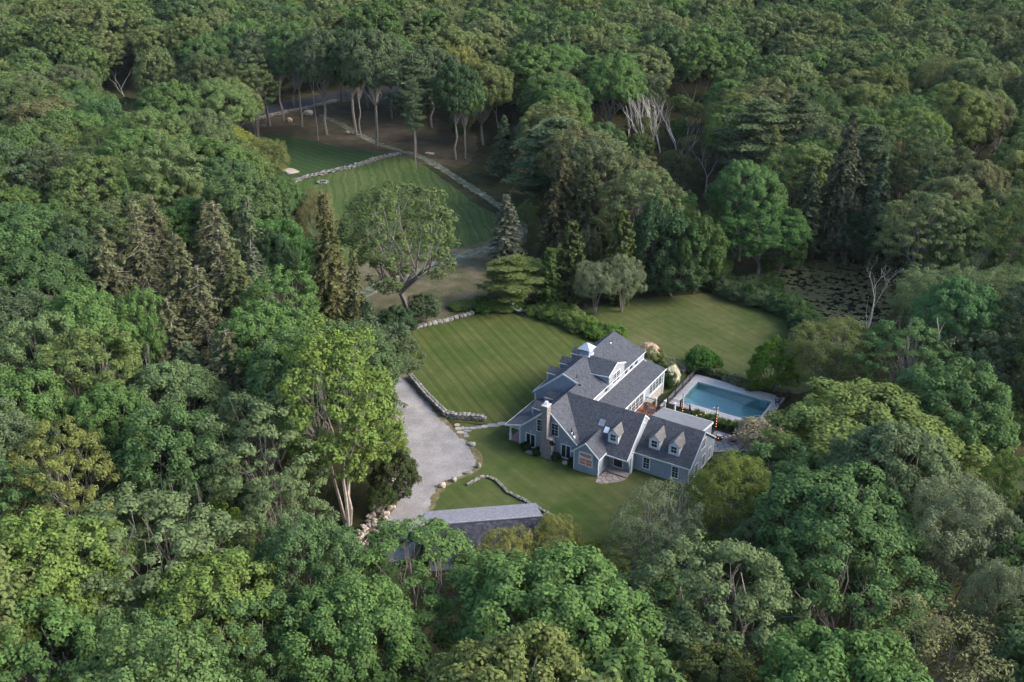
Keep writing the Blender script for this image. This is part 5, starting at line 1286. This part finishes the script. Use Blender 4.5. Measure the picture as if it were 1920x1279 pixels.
# planting strip between the lawns: one bush after another
STRIP = [(905, 585), (925, 580), (945, 582), (965, 578), (1000, 588), (1018, 590), (1035, 595), (1050, 602), (1062, 607), (1075, 612), (1085, 620), (1098, 622), (1110, 630), (1122, 634), (1135, 628), (1150, 630), (1045, 588), (1062, 597), (1080, 604), (1095, 612), (1108, 618), (880, 575), (860, 578), (900, 572)]
for k_, (cx, cy) in enumerate(STRIP):
    B(cx + RV.uniform(-3, 3), cy + RV.uniform(-2, 2), RV.uniform(1.3, 1.9), RV.uniform(1.2, 2.2) if cx > 1000 else RV.uniform(.9, 1.4), RV.choice([(.055, .105, .025), (.07, .125, .032), (.085, .13, .045)]), "leafy green bush in the bed curving round the top of the side lawn", k_, group="bushes in the bed between the two lawns")
for k_, (cx, cy) in enumerate([(1245, 690), (1258, 692), (1270, 690), (1284, 692), (1300, 694), (1338, 700), (1352, 706), (1366, 712), (1380, 718), (1394, 722), (1408, 728)]):
    B(cx, cy, RV.uniform(.8, 1.2), RV.uniform(.6, 1.1), RV.choice([(.10, .13, .06), (.075, .105, .045), (.13, .15, .09)]), "low flowering bush in the bed behind the pool fence", k_, group="low bushes behind the pool fence")
for k_, (cx, cy) in enumerate([(1350, 545), (1368, 552), (1385, 562), (1402, 566), (1420, 570), (1440, 575), (1458, 580), (1476, 588), (1410, 555), (1430, 560), (1380, 540), (1405, 545), (1450, 560), (1340, 535), (1440, 545), (1490, 600), (1500, 615), (1505, 630), (1508, 650), (1504, 665), (1495, 592), (1515, 605), (1520, 640), (1360, 535)]):
    B(cx, cy, RV.uniform(1.6, 2.6), RV.uniform(1.5, 3.0), RV.choice([(.035, .07, .025), (.045, .085, .035), (.06, .09, .05)]), "dark leafy shrub along the pond side of the rear lawn", k_, group="shrubs along the pond side of the rear lawn")
# ornamental grasses beside the pool: clumps one can count
def grass_clump(seed, n=260, h=.9, r=.55):
    rs = np.random.RandomState(seed); V = []
    a = rs.uniform(0, 6.28, n); rr = rs.uniform(0, .2, n); le = rs.uniform(.3, 1, n) * r; hh = h * rs.uniform(.6, 1, n)
    b = np.stack([rr * np.cos(a), rr * np.sin(a), np.zeros(n)], 1); m_ = b + np.stack([le * .45 * np.cos(a), le * .45 * np.sin(a), hh * .8], 1); t_ = b + np.stack([le * np.cos(a), le * np.sin(a), hh], 1)
    s = np.stack([-np.sin(a), np.cos(a), 0 * a], 1) * .022
    V = np.concatenate([np.stack([b - s, b + s, m_ + s, m_ - s], 1), np.stack([m_ - s, m_ + s, t_ + s * .2, t_ - s * .2], 1)])
    return mesh_np("blades", V.reshape(-1, 3), None, M["leaf"])
GC = [grass_clump(k) for k in range(3)]
for k_ in range(22):
    u = 1.6 + (k_ % 11) * .92 + RV.uniform(-.15, .15); v = 15.0 + (k_ // 11) * 1.0 + RV.uniform(-.2, .2)
    o = link("ornamental_grass", GC[k_ % 3], None, (u, v, .01), (0, 0, RV.uniform(0, 6)), (1, 1, RV.uniform(.9, 1.25))); o.color = (.07, .12, .035, 1)
    o["kind"] = "thing"; tag(o, "green ornamental grass clump between the pool deck and patio fence", "ornamental grass", "grass clumps in front of the pool")

# ---- the surrounding forest
def pip_img(px, py, poly): return inpoly((px, py), poly)
K1 = [(738, 712), (752, 700), (752, 640), (790, 600), (860, 580), (1000, 566), (1090, 570), (1150, 560), (1250, 548), (1350, 540), (1400, 550), (1490, 570), (1500, 600), (1500, 690), (1560, 760), (1500, 800), (1500, 850), (1340, 856), (1312, 905), (1240, 905), (1215, 940), (1150, 960), (1090, 990), (1020, 1010), (1000, 1020), (900, 1010), (860, 1005), (800, 985), (770, 985), (715, 1005), (680, 1020), (745, 930), (762, 860), (745, 800), (742, 740)]
K2 = [(395, 250), (410, 236), (480, 214), (620, 185), (700, 212), (800, 240), (890, 290), (945, 330), (960, 385), (960, 470), (930, 560), (870, 600), (770, 625), (740, 600), (700, 560), (680, 530), (680, 480), (640, 410), (560, 360), (540, 290), (500, 260), (440, 255)]
K3 = [(1445, 500), (1480, 470), (1600, 470), (1660, 500), (1680, 600), (1600, 612), (1500, 600), (1460, 560)]
NOBASE = [[gp(*p) for p in K] for K in ([(730, 690), (745, 590), (860, 560), (1000, 560), (1100, 560), (1250, 545), (1360, 540), (1440, 560), (1520, 580), (1540, 640), (1580, 700), (1580, 790), (1560, 870), (1400, 900), (1340, 1010), (1200, 1120), (1060, 1120), (950, 1130), (960, 1300), (830, 1320), (780, 1130), (680, 1080), (670, 980)], K2, K3, [(1440, 490), (1700, 480), (1700, 620), (1440, 600)], [(320, 260), (400, 205), (560, 160), (700, 150), (900, 150), (900, 172), (700, 180), (560, 210), (400, 250), (330, 280)], [(-200, 165), (400, 178), (400, 228), (-200, 218)])]
WOOD = []
def ok_tree(x, y, H, R, hard=True):
    for poly in NOBASE:
        if inpoly((x, y), poly): return False
    for (a, b, r) in TREES:
        if (x - a) ** 2 + (y - b) ** 2 < ((r + R) * .66) ** 2: return False
    rx, ry = -math.sin(HEAD), math.cos(HEAD)      # forward
    sx, sy = math.cos(HEAD), math.sin(HEAD)
    for (a, z) in ((0, H), (-.75, H * .85), (.75, H * .85), (-1, H * .62), (1, H * .62), (0, H * .6), (-.5, H * .95), (.5, H * .95)):
        q = proj(x + sx * R * a, y + sy * R * a, z)
        for K in (K1, K2, K3):
            if pip_img(q[0], q[1], K): return False
        dd_ = depth(x, y, 0)
        for (dz_, bx_, t_, w_, bt_) in DZ:
            if dd_ < dz_ - 1 and abs(q[0] - bx_) < w_ and t_ < q[1] < bt_: return False
    return True
RF = random.Random(2024)
def in_view(x, y, H, R):
    d_ = depth(x, y, H)
    if d_ < 20: return False
    px, py = proj(x, y, H * .75); m_ = R * F / d_ * 1.3
    return -m_ < px < 1920 + m_ and -m_ - 25 < py < 1279 + m_ * 1.6
step = 8.2; fx, fy = -math.sin(HEAD), math.cos(HEAD); sx, sy = math.cos(HEAD), math.sin(HEAD)
cand = []
row = 0; dist = 30.
while dist < 620:
    st = 7.8 + dist * .009; half = dist * .60 + 40; lat = -half + (row % 2) * st * .5
    while lat < half:
        jx, jy = RF.uniform(-.36, .36) * st, RF.uniform(-.36, .36) * st
        x = CAMP.x + fx * (dist + jy) + sx * (lat + jx); y = CAMP.y + fy * (dist + jy) + sy * (lat + jx)
        cand.append((dist, x, y, st)); lat += st
    dist += st * .86; row += 1
for (dist, x, y, st) in cand:
    R = st * RF.uniform(.52, .76); H = 9 + R * RF.uniform(1.3, 2.1)
    if not in_view(x, y, H, R): continue
    if ok_tree(x, y, H, R): WOOD.append((dist, x, y, H, R))
    else:
        H, R = RF.uniform(5, 9), RF.uniform(2.2, 3.2)
        if ok_tree(x, y, H, R): WOOD.append((dist, x, y, H, R))
PALN = [YG, BG, BG, MG, MG, MG, GG, GG, OL, DK]
PALF = [(.064, .106, .046), (.074, .116, .046), (.088, .118, .050), (.096, .122, .056), (.056, .092, .046), (.078, .106, .052), (.066, .116, .042), (.086, .112, .055)]
LAND = {"barn": (905, 1000), "house": (1150, 760), "pool": (1380, 740), "driveway": (790, 830), "rear lawn": (1300, 620), "side lawn": (900, 660), "back field": (760, 380), "upper field": (590, 280), "pond": (1560, 540), "shaded road": (480, 215), "spruce stand": (350, 480)}
def where(px, py):
    n_, (lx, ly) = min(LAND.items(), key=lambda it: (it[1][0] - px) ** 2 + ((it[1][1] - py) * 1.4) ** 2)
    a = math.degrees(math.atan2(ly - py, px - lx)) % 360
    o = ["right", "upper right", "top", "upper left", "left", "lower left", "bottom", "lower right"][int((a + 22.5) // 45) % 8]
    return n_, o, math.hypot(px - lx, py - ly)
CN = {BRN: "brownish", GB: "dusky grey green", YG: "yellow green", BG: "bright green", MG: "mid green", GG: "grey green", OL: "olive", DK: "dark green"}
for i_, c_ in enumerate(PALF): CN[c_] = ["deep green", "leaf green", "light olive", "pale olive", "dusky green", "dull olive", "grass green", "brownish green"][i_]
ORD = ["nearest", "second", "third", "fourth", "fifth", "sixth", "seventh", "eighth", "ninth", "tenth", "eleventh", "twelfth", "thirteenth", "fourteenth", "fifteenth", "sixteenth", "seventeenth", "eighteenth", "nineteenth", "twentieth"]
for k_ in range(46):      # low trees crowding the far side of the shaded road
    x, y = gp(300 + k_ * 13, (238 if k_ < 8 else 216 - (k_ - 8) * 1.9 if k_ < 30 else 158) - 12 - RF.uniform(0, 10)); H = RF.uniform(7, 13); WOOD.append((depth(x, y, 0) + 60, x, y, H, RF.uniform(2.6, 4.2)))
WOOD.sort(key=lambda t: t[0])
N_IND = 262
near, far = [], []
for (dist, x, y, H, R) in WOOD:
    px, py = proj(x, y, H * .8); vis = -60 < px < 1980 and -40 < py < 1330
    if vis and len(near) < N_IND: near.append((dist, x, y, H, R, px, py))
    else: far.append((dist, x, y, H, R))
lab_rows = []
for (dist, x, y, H, R, px, py) in near:
    kind = RF.choices(["maple", "oak", "ash", "feather", "spruce"], [5, 4, 3, 1.2, .5])[0]
    c_ = RF.choice(PALN if py > 560 else PALF)
    if H < 10: kind = RF.choice(["low", "feather"])
    n_, o, dd = where(px, py); lab_rows.append([x, y, H, R, kind, c_, n_, o, dd])
seen = {}
lab_rows.sort(key=lambda r_: r_[8])
STAND = [(150, 400), (480, 365), (570, 470), (520, 560), (500, 680), (330, 720), (240, 600), (150, 520)]
for x, y, H, R, kind, c_, n_, o, dd in lab_rows:
    if inpoly(proj(x, y, H), STAND) and RF.random() < .55: kind = "brown"; c_ = RF.choice([BRN, BRN, GB]); H = RF.uniform(17, 21); R *= .8
    kn = {"maple": "clumpy", "oak": "fine leaved", "ash": "open crowned", "feather": "feathery", "spruce": "pointed spruce", "brown": "thinning spruce", "low": "low"}[kind]
    key = (CN[c_], kn, n_, o); k_ = seen.get(key, 0); seen[key] = k_ + 1
    lab = f"{CN[c_]} {kn} tree to the {o} of the {n_}" + (", nearest such" if k_ == 0 else f", {ORD[min(k_, 19)]} outward")
    P_ = {"maple": (MAPLE, 20, 6), "oak": (OAK, 20, 6), "ash": (ASH, 20, 6), "feather": (FEATHER, 20, 6), "spruce": (SPRUCE, 22, 4.2), "brown": (BROWN, 22, 4.2), "low": (LOW, 9, 4.2)}[kind]
    tint = tuple(min(1, v_ * RF.uniform(.88, 1.12)) for v_ in c_)
    plant("forest_tree", RF.choice(P_[0]), x, y, H, R * 1.12 * (.75 if kind == "spruce" else 1), tint, RF.uniform(0, 6.28), P_[1], P_[2], lab, "tree", "trees of the surrounding forest")
# the rest of the forest, past the countable ones: one object, instanced crowns
FARP = [broad(s, puffs=40, leaves=46, lobes=n, leaf=.21, pr=(.5, .9), mleaf="leaf_far")[0] for s, n in ((201, 16), (202, 20), (203, 14), (204, 18))]
FARP += [broad(205, puffs=50, leaves=30, lobes=20, leaf=.20, pr=(.4, .8), mleaf="leaf_far")[0], spruce(206, dens=.7, size=.42, mleaf="needle_far")[0]]
def forest_object(rows):
    n = len(rows); me = bpy.data.meshes.new("forest"); me.vertices.add(n)
    co = np.array([(r[1], r[2], 0) for r in rows], np.float32); me.vertices.foreach_set("co", co.ravel())
    def attr(nm, ty, data, fld):
        a = me.attributes.new(nm, ty, "POINT"); a.data.foreach_set(fld, np.asarray(data).ravel())
    sc = [(r[4] / 6 * 1.12, r[4] / 6 * 1.12, r[3] / 20) for r in rows]
    tn = []; ix = []
    for r in rows:
        c_ = RF.choice(PALF); f = RF.uniform(.85, 1.15); tn.append((c_[0] * f, c_[1] * f, c_[2] * f, 1)); ix.append(RF.choices(range(6), [5, 5, 5, 5, 5, .7])[0])
    attr("scl", "FLOAT_VECTOR", np.array(sc, np.float32), "vector"); attr("tint", "FLOAT_COLOR", np.array(tn, np.float32), "color")
    attr("idx", "INT", np.array(ix, np.int32), "value"); attr("rot", "FLOAT_VECTOR", np.array([(0, 0, RF.uniform(0, 6.28)) for _ in rows], np.float32), "vector")
    me.update(); o = link("forest", me); o["kind"] = "stuff"
    ng = bpy.data.node_groups.new("forest_nodes", "GeometryNodeTree")
    ng.interface.new_socket("Geometry", in_out="INPUT", socket_type="NodeSocketGeometry"); ng.interface.new_socket("Geometry", in_out="OUTPUT", socket_type="NodeSocketGeometry")
    gi, go = ng.nodes.new("NodeGroupInput"), ng.nodes.new("NodeGroupOutput")
    m2p = ng.nodes.new("GeometryNodeMeshToPoints"); iop = ng.nodes.new("GeometryNodeInstanceOnPoints"); jn = ng.nodes.new("GeometryNodeJoinGeometry")
    for me_ in reversed(FARP):
        src = bpy.data.objects.new("crown_source", me_)
        oi = ng.nodes.new("GeometryNodeObjectInfo"); oi.inputs["Object"].default_value = src; oi.inputs["As Instance"].default_value = True
        ng.links.new(oi.outputs["Geometry"], jn.inputs[0])
    def named(nm, ty):
        a = ng.nodes.new("GeometryNodeInputNamedAttribute"); a.data_type = ty; a.inputs["Name"].default_value = nm
        return a.outputs["Attribute"]
    ng.links.new(gi.outputs[0], m2p.inputs["Mesh"]); ng.links.new(m2p.outputs[0], iop.inputs["Points"]); ng.links.new(jn.outputs[0], iop.inputs["Instance"])
    iop.inputs["Pick Instance"].default_value = True
    ng.links.new(named("idx", "INT"), iop.inputs["Instance Index"]); ng.links.new(named("scl", "FLOAT_VECTOR"), iop.inputs["Scale"])
    ng.links.new(named("rot", "FLOAT_VECTOR"), iop.inputs["Rotation"]); ng.links.new(iop.outputs[0], go.inputs[0])
    md = o.modifiers.new("forest", "NODES"); md.node_group = ng
forest_object(far)
print("TREES near", len(near), "far", len(far), "hand", len(TREES), "tris", sum(len(m_.polygons) for m_ in bpy.data.meshes) * 2)
# ---------------------------------------------------------------- air
hv = bpy.data.materials.new("thin_air"); hv.use_nodes = True; ht = hv.node_tree
for n_ in list(ht.nodes): ht.nodes.remove(n_)
ho = ht.nodes.new("ShaderNodeOutputMaterial"); pv = ht.nodes.new("ShaderNodeVolumePrincipled")
pv.inputs["Color"].default_value = (.80, .88, 1.0, 1); pv.inputs["Density"].default_value = 0.00004; pv.inputs["Anisotropy"].default_value = .3
ht.links.new(pv.outputs[0], ho.inputs["Volume"])
tag(MB().box(-880, -380, -3, 880, 1400, 75).build("haze", hv), kind="stuff")
